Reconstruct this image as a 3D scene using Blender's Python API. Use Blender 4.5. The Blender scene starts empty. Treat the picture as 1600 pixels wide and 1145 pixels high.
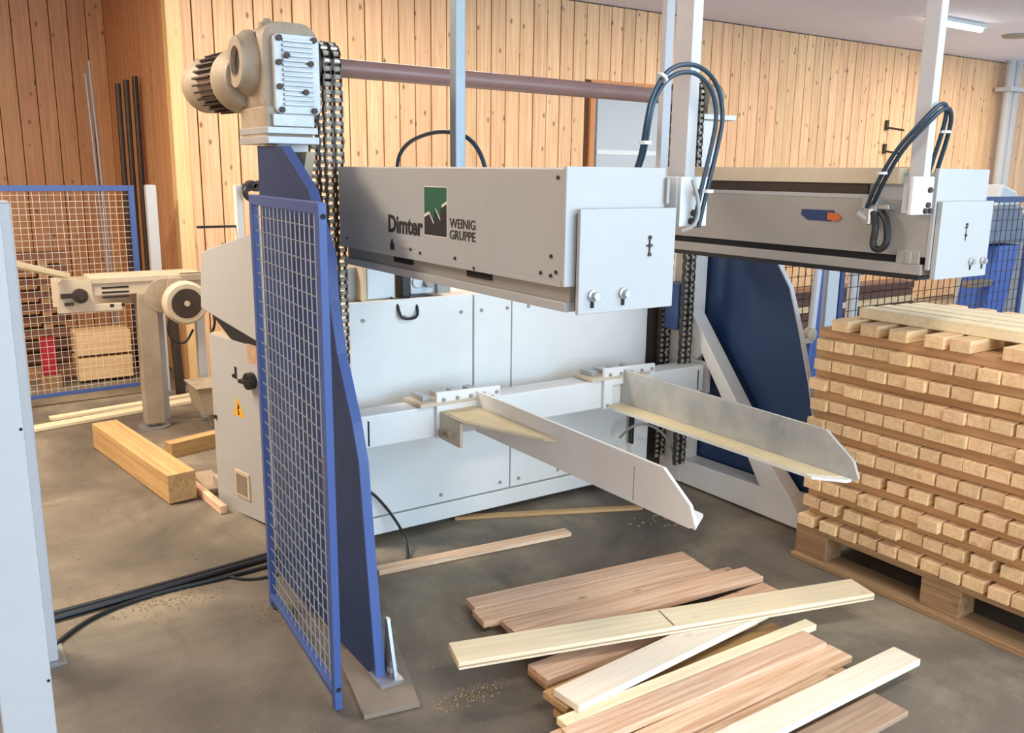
import bpy, bmesh, math, random
from mathutils import Vector, Matrix
random.seed(7)
S = bpy.context.scene
COL = S.collection
V = Vector
R = math.radians

# ------------------------------------------------------------------ camera, world, lights, exposure
PITCH, ROLL, YAW, FPX = .215638, .011953, .977662, 1389.75
fw = V((math.cos(YAW)*math.cos(PITCH), math.sin(YAW)*math.cos(PITCH), -math.sin(PITCH)))
r0 = V((math.sin(YAW), -math.cos(YAW), 0)); u0 = r0.cross(fw)
rr = (math.cos(ROLL)*r0 + math.sin(ROLL)*u0); uu = rr.cross(fw)
cam = bpy.data.objects.new('camera', bpy.data.cameras.new('camera'))
COL.objects.link(cam)
m = Matrix((rr, uu, -fw)).transposed().to_4x4(); m.translation = (0, 0, 1.5)
cam.matrix_world = m
cam.data.sensor_width = 36; cam.data.lens = 36*FPX/1600
cam.data.clip_start = .05; cam.data.clip_end = 100
S.camera = cam

w = bpy.data.worlds.new('daylight'); S.world = w; w.use_nodes = True
bg = w.node_tree.nodes['Background']; bg.inputs[0].default_value = (.72, .87, 1, 1); bg.inputs[1].default_value = 1.1

def area(name, loc, rot, sx, sy, power, col):
    l = bpy.data.lights.new(name, 'AREA'); l.shape = 'RECTANGLE'; l.size = sx; l.size_y = sy; l.energy = power; l.color = col
    o = bpy.data.objects.new(name, l); COL.objects.link(o); o.location = loc; o.rotation_euler = rot
    return o
area('gate_daylight', (3.6, -4.6, 1.75), (R(90), 0, 0), 7.0, 2.2, 265, (.52, .77, 1))
area('left_fill_light', (-2.9, -3.1, 1.25), (R(90), 0, R(-90)), 5.6, 2.0, 105, (1, .86, .72))  # warm fill light added before the solid left wall, no window there
for i, (x, y) in enumerate(((-1.6, 4.9), (-.6, 4.4), (2.6, 4.9), (6.0, 4.4), (10.0, 4.6), (2.2, .2), (5.2, -1.8))):
    area('ceiling_fill_light', (x, y, 2.86), (0, 0, 0), 1.5, .5, (50, 84, 34, 46, 62, 30, 30)[i], (1, .85, .67) if i < 5 else (1, .92, .80))  # warm rear ones follow the hall lamps; front pair is unseen added fill

S.view_settings.view_transform = 'Standard'; S.view_settings.look = 'None'
S.view_settings.gamma = 1; S.view_settings.use_curve_mapping = False
S.view_settings.exposure = .7

# ------------------------------------------------------------------ materials
def s2l(c):
    return tuple((x/12.92 if x <= .04045 else ((x+.055)/1.055)**2.4) for x in c)
def hexc(h):
    return s2l(tuple(int(h[i:i+2], 16)/255 for i in (0, 2, 4)))
class NT:
    def __init__(s, name):
        s.m = bpy.data.materials.new(name); s.m.use_nodes = True; s.t = s.m.node_tree
        s.b = s.t.nodes['Principled BSDF']
    def n(s, typ, **kw):
        o = s.t.nodes.new(typ)
        for k, v in kw.items():
            if k.startswith('i_'):
                key = k[2:]; key = int(key) if key.isdigit() else key.replace('_', ' ')
                o.inputs[key].default_value = v
            else: setattr(o, k, v)
        return o
    def l(s, a, b): s.t.links.new(a, b)
def ramp(nt, fac, stops):
    r = nt.n('ShaderNodeValToRGB'); nt.l(fac, r.inputs[0]); e = r.color_ramp.elements
    while len(e) < len(stops): e.new(.5)
    for x, (p, c) in zip(e, stops): x.position = p; x.color = (*c, 1) if len(c) == 3 else c
    return r.outputs[0]
def mixc(nt, fac, a, b, mode='MIX'):
    x = nt.n('ShaderNodeMix', data_type='RGBA', blend_type=mode)
    for sock, v in ((x.inputs[0], fac), (x.inputs[6], a), (x.inputs[7], b)):
        if isinstance(v, (int, float)): sock.default_value = v
        elif isinstance(v, tuple): sock.default_value = (*v, 1)
        else: nt.l(v, sock)
    return x.outputs[2]
def paint(name, c, rough=.45, dirt=.12, dirtc=(.20, .15, .10), scale=3.0, metal=0.0, bump=0.0):
    nt = NT(name); tc = nt.n('ShaderNodeTexCoord')
    no = nt.n('ShaderNodeTexNoise', i_Scale=scale, i_Detail=6.0, i_Roughness=.65); nt.l(tc.outputs['Object'], no.inputs['Vector'])
    f = ramp(nt, no.outputs['Fac'], [(.42, (0, 0, 0)), (.75, (dirt,)*3)])
    nt.l(mixc(nt, f, c, dirtc), nt.b.inputs['Base Color'])
    no2 = nt.n('ShaderNodeTexNoise', i_Scale=scale*9, i_Detail=3.0); nt.l(tc.outputs['Object'], no2.inputs['Vector'])
    rr_ = nt.n('ShaderNodeMapRange', i_3=rough-.08, i_4=rough+.12); nt.l(no2.outputs['Fac'], rr_.inputs[0]); nt.l(rr_.outputs[0], nt.b.inputs['Roughness'])
    nt.b.inputs['Metallic'].default_value = metal
    if bump:
        bp = nt.n('ShaderNodeBump', i_Strength=bump, i_Distance=.002); nt.l(no2.outputs['Fac'], bp.inputs['Height']); nt.l(bp.outputs[0], nt.b.inputs['Normal'])
    return nt.m
def wood(name, c, dark, axis=0, grain=60.0, knots=.5, rough=.6, var=.25, stripe=.5, hue=0.0):
    """grain runs along the object's local axis"""
    nt = NT(name); tc = nt.n('ShaderNodeTexCoord'); oi = nt.n('ShaderNodeObjectInfo')
    off = nt.n('ShaderNodeVectorMath', operation='SCALE', i_0=(37.0, 53.0, 71.0)); nt.l(oi.outputs['Random'], off.inputs['Scale'])
    add = nt.n('ShaderNodeVectorMath', operation='ADD'); nt.l(tc.outputs['Object'], add.inputs[0]); nt.l(off.outputs[0], add.inputs[1])
    sc = [grain]*3; sc[axis] = grain*.035
    mp = nt.n('ShaderNodeVectorMath', operation='MULTIPLY', i_1=tuple(sc)); nt.l(add.outputs[0], mp.inputs[0])
    n1 = nt.n('ShaderNodeTexNoise', i_Scale=1.0, i_Detail=4.0, i_Roughness=.6, i_Distortion=.6); nt.l(mp.outputs[0], n1.inputs['Vector'])
    sc2 = [7.0]*3; sc2[axis] = 1.3
    mp2 = nt.n('ShaderNodeVectorMath', operation='MULTIPLY', i_1=tuple(sc2)); nt.l(add.outputs[0], mp2.inputs[0])
    n2 = nt.n('ShaderNodeTexNoise', i_Scale=1.0, i_Detail=3.0); nt.l(mp2.outputs[0], n2.inputs['Vector'])
    g = ramp(nt, n1.outputs['Fac'], [(.36, (stripe,)*3), (.62, (0, 0, 0))])
    col = mixc(nt, g, c, dark)
    g2 = ramp(nt, n2.outputs['Fac'], [(.4, (0, 0, 0)), (.75, (.45,)*3)])
    col = mixc(nt, g2, col, tuple(.5*a+.5*b for a, b in zip(c, dark)))
    if knots:
        sc3 = [11.0]*3; sc3[axis] = 6.0
        mp3 = nt.n('ShaderNodeVectorMath', operation='MULTIPLY', i_1=tuple(sc3)); nt.l(add.outputs[0], mp3.inputs[0])
        vo = nt.n('ShaderNodeTexVoronoi', i_Scale=1.0, i_Randomness=1.0); nt.l(mp3.outputs[0], vo.inputs['Vector'])
        k = ramp(nt, vo.outputs['Distance'], [(.07, (knots,)*3), (.16, (0, 0, 0))])
        col = mixc(nt, k, col, tuple(x*.35 for x in dark))
    hs = nt.n('ShaderNodeHueSaturation'); nt.l(col, hs.inputs['Color'])
    mr = nt.n('ShaderNodeMapRange', i_3=1-var, i_4=1+var*.6); nt.l(oi.outputs['Random'], mr.inputs[0]); nt.l(mr.outputs[0], hs.inputs['Value'])
    wn = nt.n('ShaderNodeTexWhiteNoise', noise_dimensions='1D'); nt.l(oi.outputs['Random'], wn.inputs['W'])
    mh = nt.n('ShaderNodeMapRange', i_3=.5-.005-hue, i_4=.5+.005-hue); nt.l(wn.outputs['Value'], mh.inputs[0]); nt.l(mh.outputs[0], hs.inputs['Hue'])
    nt.l(hs.outputs[0], nt.b.inputs['Base Color']); nt.b.inputs['Roughness'].default_value = rough
    bp = nt.n('ShaderNodeBump', i_Strength=.25, i_Distance=.002); nt.l(n1.outputs['Fac'], bp.inputs['Height']); nt.l(bp.outputs[0], nt.b.inputs['Normal'])
    return nt.m
def plain(name, c, rough=.5, metal=0.0, emit=None, es=0.0):
    nt = NT(name); nt.b.inputs['Base Color'].default_value = (*c, 1); nt.b.inputs['Roughness'].default_value = rough; nt.b.inputs['Metallic'].default_value = metal
    if emit: nt.b.inputs['Emission Color'].default_value = (*emit, 1); nt.b.inputs['Emission Strength'].default_value = es
    return nt.m
def floor_mat():
    nt = NT('worn concrete'); tc = nt.n('ShaderNodeTexCoord')
    n1 = nt.n('ShaderNodeTexNoise', i_Scale=.9, i_Detail=8.0, i_Roughness=.62, i_Distortion=.5); nt.l(tc.outputs['Object'], n1.inputs['Vector'])
    col = ramp(nt, n1.outputs['Fac'], [(.33, hexc('4f4941')), (.50, hexc('746b5e')), (.64, hexc('9c917b'))])
    mp = nt.n('ShaderNodeVectorMath', operation='MULTIPLY', i_1=(6.0, 1.5, 1.0)); nt.l(tc.outputs['Object'], mp.inputs[0])
    n2 = nt.n('ShaderNodeTexNoise', i_Scale=1.6, i_Detail=6.0, i_Roughness=.7); nt.l(mp.outputs[0], n2.inputs['Vector'])
    st = ramp(nt, n2.outputs['Fac'], [(.52, (0, 0, 0)), (.72, (.6,)*3)])
    col = mixc(nt, st, col, hexc('5c5346'))
    n3 = nt.n('ShaderNodeTexNoise', i_Scale=90.0, i_Detail=4.0, i_Roughness=.7); nt.l(tc.outputs['Object'], n3.inputs['Vector'])
    sp = ramp(nt, n3.outputs['Fac'], [(.60, (0, 0, 0)), (.72, (.35,)*3)])
    col = mixc(nt, sp, col, hexc('c4b495'))
    nt.l(col, nt.b.inputs['Base Color'])
    rg = nt.n('ShaderNodeMapRange', i_3=.5, i_4=.8); nt.l(n1.outputs['Fac'], rg.inputs[0]); nt.l(rg.outputs[0], nt.b.inputs['Roughness'])
    bp = nt.n('ShaderNodeBump', i_Strength=.2, i_Distance=.004); nt.l(n3.outputs['Fac'], bp.inputs['Height']); nt.l(bp.outputs[0], nt.b.inputs['Normal'])
    return nt.m
M = dict(
    floor=floor_mat(),
    ceiling=paint('ceiling white', hexc('e6eaff'), .85, .15, (.4, .38, .38), 1.2),
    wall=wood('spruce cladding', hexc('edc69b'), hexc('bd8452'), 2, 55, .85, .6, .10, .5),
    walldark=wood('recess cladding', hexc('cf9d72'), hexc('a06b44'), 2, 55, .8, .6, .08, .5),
    gap=plain('dark joint', hexc('5a3a22'), .9),
    trimwood=wood('corner trim wood', hexc('ecca96'), hexc('cf9c62'), 2, 50, .4, .6, .08),
    doorframe=wood('door frame wood', hexc('c98a58'), hexc('9c6238'), 2, 50, .2, .6, .05),
    cream=paint('light grey machine paint', hexc('e2e3e0'), .42, .16, hexc('9b8466'), 2.2),
    carriage=paint('carriage grey paint', hexc('aaadae'), .42, .14, hexc('97866b'), 2.2),
    creamd=paint('dusty machine paint', hexc('cbbda6'), .5, .5, hexc('9d8a6c'), 3.5),
    postdim=paint('dimmed grey post', hexc('8f9aa2'), .4, .2, hexc('767a7c'), 6, .3),  # post grey darkened to stand in for weaker light on one post
    greyd=paint('mid grey paint', hexc('9b9893'), .45, .2, hexc('6d5c48'), 3),  # even mid grey with brownish dirt
    steelplate=paint('scuffed steel', hexc('bdbdb8'), .42, .6, hexc('6d7278'), 4, .15),
    dustwood=paint('sawdust covered steel', hexc('d9cba6'), .8, .4, hexc('b99a66'), 9),
    blue=paint('blue frame paint', hexc('27406f'), .42, .12, hexc('55618c'), 3),
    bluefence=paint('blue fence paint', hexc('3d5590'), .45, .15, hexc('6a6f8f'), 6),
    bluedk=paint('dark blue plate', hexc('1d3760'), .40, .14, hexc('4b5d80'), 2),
    post=paint('grey post paint', hexc('b9bcc0'), .45, .12, hexc('8f8577'), 4),
    alu=paint('cast aluminium', hexc('b3b8bb'), .38, .25, hexc('7d776c'), 8, .25, .3),
    cast=paint('dusty cast housing', hexc('a89a86'), .6, .55, hexc('6e5c46'), 8, .1, .3),
    zinc=paint('zinc hardware', hexc('b4b6b8'), .35, .2, hexc('6b675f'), 20, .7),
    wirelight=paint('pale dusty wire', hexc('d2c8ba'), .5, .2, hexc('9a8f80'), 20),
    wire=paint('galvanised wire', hexc('8d8f98'), .5, .2, hexc('8a8478'), 20, .3),
    chain=paint('oiled chain steel', hexc('4f4942'), .4, .5, hexc('2e2a26'), 30, .7),
    chaind=paint('chain pins', hexc('d0cabd'), .35, .3, hexc('4c463e'), 30, .7),
    black=plain('black rubber', hexc('1b1c20'), .45),
    hose=plain('dark blue hose', hexc('22394a'), .4),
    dark=plain('dark opening', hexc('17151a'), .8),
    shaft=paint('brown shaft paint', hexc('8b6c66'), .32, .3, hexc('6a5248'), 6),
    lumber=wood('sawn lumber', hexc('f3d3a4'), hexc('c99a68'), 0, 70, .3, .7, .12, .5),
    lumbery=wood('lumber along y', hexc('c79e72'), hexc('96693f'), 1, 70, .25, .7, .10, .5),
    plank=wood('larch plank', hexc('eccfae'), hexc('c0916a'), 0, 80, .55, .6, .10, .75, .004),
    plankpale=wood('pale spruce plank', hexc('f3e6c4'), hexc('dcc796'), 0, 70, .25, .6, .06, .5),
    plankwhite=wood('white spruce plank', hexc('f3ead6'), hexc('dcc8a4'), 0, 60, .2, .6, .05, .5),
    worn=wood('worn board', hexc('c0a488'), hexc('927458'), 0, 60, .3, .75, .1, .6),
    palletw=wood('pallet wood', hexc('a88660'), hexc('77583a'), 1, 60, .3, .8, .15, .6),
    timber=wood('glued timber', hexc('c8a572'), hexc('9a7448'), 0, 55, .2, .65, .1, .6),
    greyboard=paint('grey fibre board', hexc('867b6e'), .85, .4, hexc('6c5d4c'), 8),
    red=plain('red plastic', hexc('a3182f'), .5),
    darkstack=wood('stored dark lumber', hexc('74503f'), hexc('452d24'), 0, 50, .2, .8, .25, .6),
    pipe=paint('dark steel pipe', hexc('3b332f'), .5, .3, hexc('6b4d38'), 5, .4),
    text=plain('black print', hexc('15151a'), .6),
    green=plain('green print', hexc('0e5a40'), .55),
    whiteprint=plain('white print', hexc('dedbd2'), .55),
    yellow=plain('yellow sticker', hexc('e0a92a'), .5),
    orange=plain('orange print', hexc('c0622c'), .5),
    bluemach=paint('bright blue paint', hexc('3a63b8'), .4, .1, hexc('6b86c0'), 4),
    greymach=paint('blue grey cover', hexc('707c92'), .5, .3, hexc('9aa4b4'), 6),
    white=paint('white enamel', hexc('cfd6da'), .4, .06, hexc('b9b3a8'), 3),
    lampglow=plain('lit tube', (1, 1, 1), .4, 0, (1, .97, .85), 9.0),
    dirt=paint('sawdust', hexc('a08b68'), .95, .5, hexc('8d774f'), 30),
)
ng = NT('door glass'); ng.b.inputs['Base Color'].default_value = (*hexc('aab4bb'), 1); ng.b.inputs['Roughness'].default_value = .18
ng.b.inputs['Specular IOR Level'].default_value = .8; M['glass'] = ng.m

# ------------------------------------------------------------------ mesh helpers
class MB:
    """collects shapes (world coordinates), builds ONE mesh object"""
    def __init__(s): s.v = []; s.f = []
    def add(s, vs, fs):
        b = len(s.v); s.v += [V(p) for p in vs]; s.f += [tuple(b+i for i in f) for f in fs]; return s
    def box(s, x0, x1, y0, y1, z0, z1):
        return s.add([(x, y, z) for x in (x0, x1) for y in (y0, y1) for z in (z0, z1)],
                     [(0, 1, 3, 2), (4, 6, 7, 5), (0, 4, 5, 1), (2, 3, 7, 6), (0, 2, 6, 4), (1, 5, 7, 3)])
    def cbox(s, c, sx, sy, sz, mat=None):
        vs = [V((x*sx/2, y*sy/2, z*sz/2)) for x in (-1, 1) for y in (-1, 1) for z in (-1, 1)]
        if mat: vs = [mat @ p for p in vs]
        return s.add([p+V(c) for p in vs], [(0, 1, 3, 2), (4, 6, 7, 5), (0, 4, 5, 1), (2, 3, 7, 6), (0, 2, 6, 4), (1, 5, 7, 3)])
    def prism(s, pts, axis, a0, a1):
        def mk(p, a):
            return {'x': (a, p[0], p[1]), 'y': (p[0], a, p[1]), 'z': (p[0], p[1], a)}[axis]
        n = len(pts)
        return s.add([mk(p, a0) for p in pts]+[mk(p, a1) for p in pts],
                     [tuple(range(n))[::-1], tuple(range(n, 2*n))]+[(i, (i+1) % n, n+(i+1) % n, n+i) for i in range(n)])
    def ring(s, c, ax, r, seg):
        ax = V(ax).normalized(); a = ax.orthogonal().normalized(); b = ax.cross(a)
        return [V(c)+r*(math.cos(2*math.pi*i/seg)*a+math.sin(2*math.pi*i/seg)*b) for i in range(seg)]
    def cyl(s, p0, p1, ra, rb=None, seg=16):
        rb = ra if rb is None else rb; d = V(p1)-V(p0)
        return s.add(s.ring(p0, d, ra, seg)+s.ring(p1, d, rb, seg),
                     [tuple(range(seg))[::-1], tuple(range(seg, 2*seg))]+[(i, (i+1) % seg, seg+(i+1) % seg, seg+i) for i in range(seg)])
    def lathe(s, p0, ax, prof, seg=24):
        """prof: (distance along axis, radius)"""
        ax = V(ax).normalized(); b0 = len(s.v); n = len(prof)
        for d, r in prof: s.v += s.ring(V(p0)+ax*d, ax, r, seg)
        for k in range(n-1):
            for i in range(seg):
                j = (i+1) % seg; s.f.append((b0+k*seg+i, b0+k*seg+j, b0+(k+1)*seg+j, b0+(k+1)*seg+i))
        s.f.append(tuple(b0+i for i in range(seg))[::-1]); s.f.append(tuple(b0+(n-1)*seg+i for i in range(seg)))
        return s
    def tube(s, path, r, seg=8, smooth=3):
        P = [V(p) for p in path]
        for _ in range(smooth):
            Q = [P[0]]
            for a, b in zip(P, P[1:]): Q += [a*.75+b*.25, a*.25+b*.75]
            P = Q+[P[-1]]
        P = [p for i, p in enumerate(P) if i == 0 or (p-P[i-1]).length > 1e-5]
        b0 = len(s.v); up = None
        for i, p in enumerate(P):
            d = (P[min(i+1, len(P)-1)]-P[max(i-1, 0)]).normalized()
            a = d.orthogonal().normalized() if up is None else (up-d*up.dot(d)).normalized()
            up = a; b = d.cross(a)
            s.v += [p+r*(math.cos(2*math.pi*k/seg)*a+math.sin(2*math.pi*k/seg)*b) for k in range(seg)]
        for i in range(len(P)-1):
            for k in range(seg):
                j = (k+1) % seg; s.f.append((b0+i*seg+k, b0+i*seg+j, b0+(i+1)*seg+j, b0+(i+1)*seg+k))
        e = b0+(len(P)-1)*seg
        s.f.append(tuple(range(b0, b0+seg))[::-1]); s.f.append(tuple(range(e, e+seg)))
        return s
    def mesh(s, name, mat, inv=None, bevel=0.0, smooth=False):
        me = bpy.data.meshes.new(name)
        vs = s.v if inv is None else [inv @ p for p in s.v]
        me.from_pydata([tuple(p) for p in vs], [], s.f)
        bm = bmesh.new(); bm.from_mesh(me); bmesh.ops.recalc_face_normals(bm, faces=bm.faces)
        if bevel:
            es = [e for e in bm.edges if len(e.link_faces) == 2 and e.calc_face_angle(0) > .6]
            bmesh.ops.bevel(bm, geom=es, offset=bevel, segments=2, affect='EDGES', profile=.5, clamp_overlap=True)
        if smooth:
            for f in bm.faces: f.smooth = True
            for e in bm.edges:
                if len(e.link_faces) == 2 and e.calc_face_angle(0) > .6: e.smooth = False
        bm.to_mesh(me); bm.free()
        me.materials.append(mat if not isinstance(mat, str) else M[mat])
        return me
MW = {}
def tag(o, label=None, cat=None, group=None, kind=None):
    if label: o['label'] = label
    if cat: o['category'] = cat
    if group: o['group'] = group
    if kind: o['kind'] = kind
    return o
def thing(name, label, cat, loc=(0, 0, 0), rotz=0, group=None):
    o = bpy.data.objects.new(name, None); COL.objects.link(o); o.empty_display_size = .05
    mw = Matrix.Translation(loc) @ Matrix.Rotation(rotz, 4, 'Z'); o.matrix_world = mw; MW[o] = mw
    return tag(o, label, cat, group)
def part(name, mb, mat, parent, label=None, bevel=0.0, smooth=False):
    """child mesh; shapes given in world coordinates"""
    inv = MW[parent].inverted(); me = mb.mesh(name, mat, inv, bevel, smooth)
    o = bpy.data.objects.new(name, me); COL.objects.link(o); o.parent = parent; MW[o] = MW[parent]
    if label: o['label'] = label
    return o
def single(name, mb, mat, label, cat, loc, group=None, bevel=0.0, smooth=False, rotz=0.0):
    """top-level one-mesh thing, origin at loc"""
    mw = Matrix.Translation(loc) @ Matrix.Rotation(rotz, 4, 'Z')
    o = bpy.data.objects.new(name, mb.mesh(name, mat, mw.inverted(), bevel, smooth)); COL.objects.link(o); o.matrix_world = mw; MW[o] = mw
    return tag(o, label, cat, group)
def struct(name, mb, mat, bevel=0.0, loc=(0, 0, 0)):
    mw = Matrix.Translation(loc); o = bpy.data.objects.new(name, mb.mesh(name, mat, mw.inverted(), bevel)); COL.objects.link(o); o.matrix_world = mw; MW[o] = mw
    o['kind'] = 'structure'; return o
def piece(name, mesh, parent, mw, mat=None):
    """copy sharing mesh data, placed by world matrix"""
    o = bpy.data.objects.new(name, mesh); COL.objects.link(o)
    if parent: o.parent = parent; o.matrix_local = MW[parent].inverted() @ mw
    else: o.matrix_world = mw
    MW[o] = mw; return o
def bolts(mb, pts, ax, r=.008, h=.006, seg=6):
    for p in pts: mb.cyl(p, V(p)+V(ax)*h, r, seg=seg)
    return mb
_bolt = {}
def boltset(pts, ax, r, h, mat, parent, label=None, name='bolt', seg=6):
    key = (tuple(ax), r, h, mat, name)
    if key not in _bolt: _bolt[key] = MB().cyl((0, 0, 0), V(ax)*h, r, seg=seg).mesh(name, mat)
    for q in pts:
        o = piece(name, _bolt[key], parent, Matrix.Translation(q))
        if label: o['label'] = label
def boxmesh(name, sx, sy, sz, mat, bevel=0.0):
    return MB().cbox((0, 0, 0), sx, sy, sz).mesh(name, mat, None, bevel)
T = Matrix.Translation

# ------------------------------------------------------------------ room shell
CZ = 2.92; WY = 6.35; RX = 1.54; RY = 8.45
struct('floor', MB().box(-3, 15, -6, 9.2, -.1, 0), 'floor')
struct('ceiling', MB().box(-3.1, 15, -6, 9.2, CZ, CZ+.1), 'ceiling')
DX0, DX1, DZ = 5.09, 6.02, 2.28
wb = struct('wall_back', MB().box(RX+.02, DX0, WY+.02, WY+.14, 0, CZ).box(DX1, 15, WY+.02, WY+.14, 0, CZ).box(DX0, DX1, WY+.02, WY+.14, DZ, CZ), 'gap')
wr = struct('wall_recess', MB().box(-3, RX+.02, RY+.02, RY+.14, 0, CZ), 'gap')
ws = struct('wall_side', MB().box(RX+.02, RX+.14, WY+.14, RY+.14, 0, CZ), 'gap')
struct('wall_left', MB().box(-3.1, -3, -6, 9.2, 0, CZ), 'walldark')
PW = .138
bfull = boxmesh('board', PW-.009, .022, CZ-.02, 'wall', .003)
babove = boxmesh('board', PW-.009, .022, CZ-DZ-.02, 'wall', .003)
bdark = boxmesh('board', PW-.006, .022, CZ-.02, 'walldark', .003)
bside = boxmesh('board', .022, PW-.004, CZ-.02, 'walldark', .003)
x = RX+.09
while x < 14.9:
    if x+PW/2 > DX0 and x-PW/2 < DX1:
        piece('board', babove, wb, T((x, WY+.010, (CZ+DZ)/2)))
    else:
        piece('board', bfull, wb, T((x, WY+.010+random.uniform(-.003, .003), CZ/2)))
    x += PW
x = RX-PW/2
while x > -1.2:
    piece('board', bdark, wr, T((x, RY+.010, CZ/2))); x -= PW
y = WY+.09+PW/2
while y < RY:
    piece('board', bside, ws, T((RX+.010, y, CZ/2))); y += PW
tr = struct('trim_1', MB().box(RX-.012, RX+.085, WY-.022, WY+.09, 0, CZ), 'trimwood', .004)
# door
d1 = struct('door_1', MB().box(DX0+.075, DX1-.075, WY+.02, WY+.06, .01, DZ-.09), 'white')
fr = part('door_frame', MB().box(DX0-.02, DX0+.035, WY-.012, WY+.06, 0, DZ).box(DX1-.035, DX1+.02, WY-.035, WY+.06, 0, DZ).box(DX0-.02, DX1+.02, WY-.016, WY+.06, DZ-.07, DZ+.01), 'doorframe', d1, 'wooden door frame', .003)
part('pane', MB().box(DX0+.075, DX1-.075, WY+.008, WY+.022, .9, DZ-.12), 'glass', d1, 'grey glass pane')
part('handle', MB().box(DX0+.1, DX0+.12, WY-.03, WY+.02, .98, 1.1).box(DX0+.1, DX0+.22, WY-.04, WY-.025, 1.02, 1.04), 'zinc', d1)
part('rail', MB().box(DX0+.075, DX1-.075, WY+.004, WY+.014, 1.66, 1.70), 'white', d1)
# wall hooks
for z in (2.06, 1.8):
    o = single('wall_hook', MB().box(9.36, 9.40, WY-.03, WY-.002, z-.05, z+.06).cyl((9.38, WY-.02, z-.02), (9.50, WY-.16, z-.05), .012, seg=8), 'pipe',
               'upper brown hook on the boarded back wall' if z > 2 else 'lower brown hook on the boarded back wall', 'hook', (9.38, WY, z), 'hooks on the back wall')

# ------------------------------------------------------------------ ceiling lamp
L = thing('ceiling_lamp', 'lit fluorescent batten lamp on the white ceiling at upper right', 'lamp', (8.25, 4.95, CZ))
part('lamp_body', MB().box(7.86, 8.72, 4.92, 5.02, CZ-.035, CZ-.002), 'white', L, bevel=.004)
part('tube', MB().cyl((7.88, 4.97, CZ-.05), (8.70, 4.97, CZ-.05), .022, seg=12), 'lampglow', L, 'glowing tube', smooth=True)
single('ceiling_disc', MB().lathe((9.6, 5.1, CZ-.002), (0, 0, -1), [(0, .14), (.02, .13), (.03, .06)], 20), 'greyd', 'round grey disc on the ceiling beyond the lit lamp', 'ceiling disc', (9.6, 5.1, CZ))

# ------------------------------------------------------------------ machine body (white panelled housing)
PY = 3.143
H = thing('machine_housing', 'long white panelled machine housing between the two blue frames', 'machine', (2.12, 3.5, 0))
part('body', MB().box(1.39, 2.90, PY+.03, 3.95, .05, .985), 'cream', H, bevel=.004)
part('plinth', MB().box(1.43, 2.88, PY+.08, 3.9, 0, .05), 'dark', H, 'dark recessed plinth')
for (a, b, z0, z1) in ((1.365, 1.918, .56, 1.0), (1.926, 2.112, .56, 1.0), (2.118, 2.90, .56, 1.0), (1.365, 2.112, .115, .552), (2.118, 2.90, .115, .552), (1.365, 2.90, .035, .108)):
    part('panel', MB().box(a, b, PY, PY+.03, z0, z1), 'cream', H, bevel=.003)
boltset([(x, PY, z) for x in (1.42, 1.6, 1.86, 1.96, 2.09, 2.2, 2.5) for z in (.93,)]+[(x, PY, z) for x in (1.50, 1.76, 2.06, 2.16, 2.38) for z in (.15,)], (0, -1, 0), .008, .006, 'greyd', H, None, 'rivet')
part('end_post', MB().box(2.80, 2.90, PY-.04, PY, .03, .60), 'cream', H, bevel=.004)
part('chain_guard', MB().box(2.905, 3.028, 3.145, 3.19, .02, 1.0), 'pipe', H, 'dark guard behind the right chain')
part('latch', MB().box(2.79, 2.80, PY-.05, PY-.02, .22, .36), 'black', H)
# things on top
t = thing('junction_box', 'small pale junction box on top of the white housing', 'box', (1.545, 3.28, .985))
part('body', MB().box(1.46, 1.60, 3.22, 3.40, .99, 1.14), 'creamd', t, bevel=.004)
part('lid', MB().box(1.475, 1.59, 3.21, 3.222, 1.0, 1.12), 'white', t, bevel=.003)
part('wall_bracket', MB().box(1.40, 1.47, 3.28, 3.32, .985, 1.12), 'greyd', t)
part('cable', MB().tube([(1.57, 3.2, 1.0), (1.57, 3.15, .99), (1.57, 3.13, .95), (1.58, 3.12, .925), (1.64, 3.12, .925), (1.655, 3.13, .95), (1.655, 3.16, .99), (1.655, 3.2, 1.0)], .006), 'black', t)
t = thing('valve_block', 'black and white valve block beside the junction box on the housing', 'valve', (1.68, 3.28, .985))
part('block', MB().box(1.632, 1.665, 3.22, 3.32, .99, 1.11).box(1.67, 1.76, 3.2, 3.3, .985, 1.0), 'black', t, bevel=.003)
part('manifold', MB().box(1.69, 1.86, 3.26, 3.4, 1.0, 1.07).cyl((1.72, 3.25, 1.05), (1.72, 3.27, 1.05), .025), 'white', t, bevel=.004)
part('valve', MB().cyl((1.76, 3.22, 1.045), (1.76, 3.27, 1.045), .018).box(1.80, 1.86, 3.23, 3.27, 1.0, 1.05), 'greyd', t)

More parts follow.
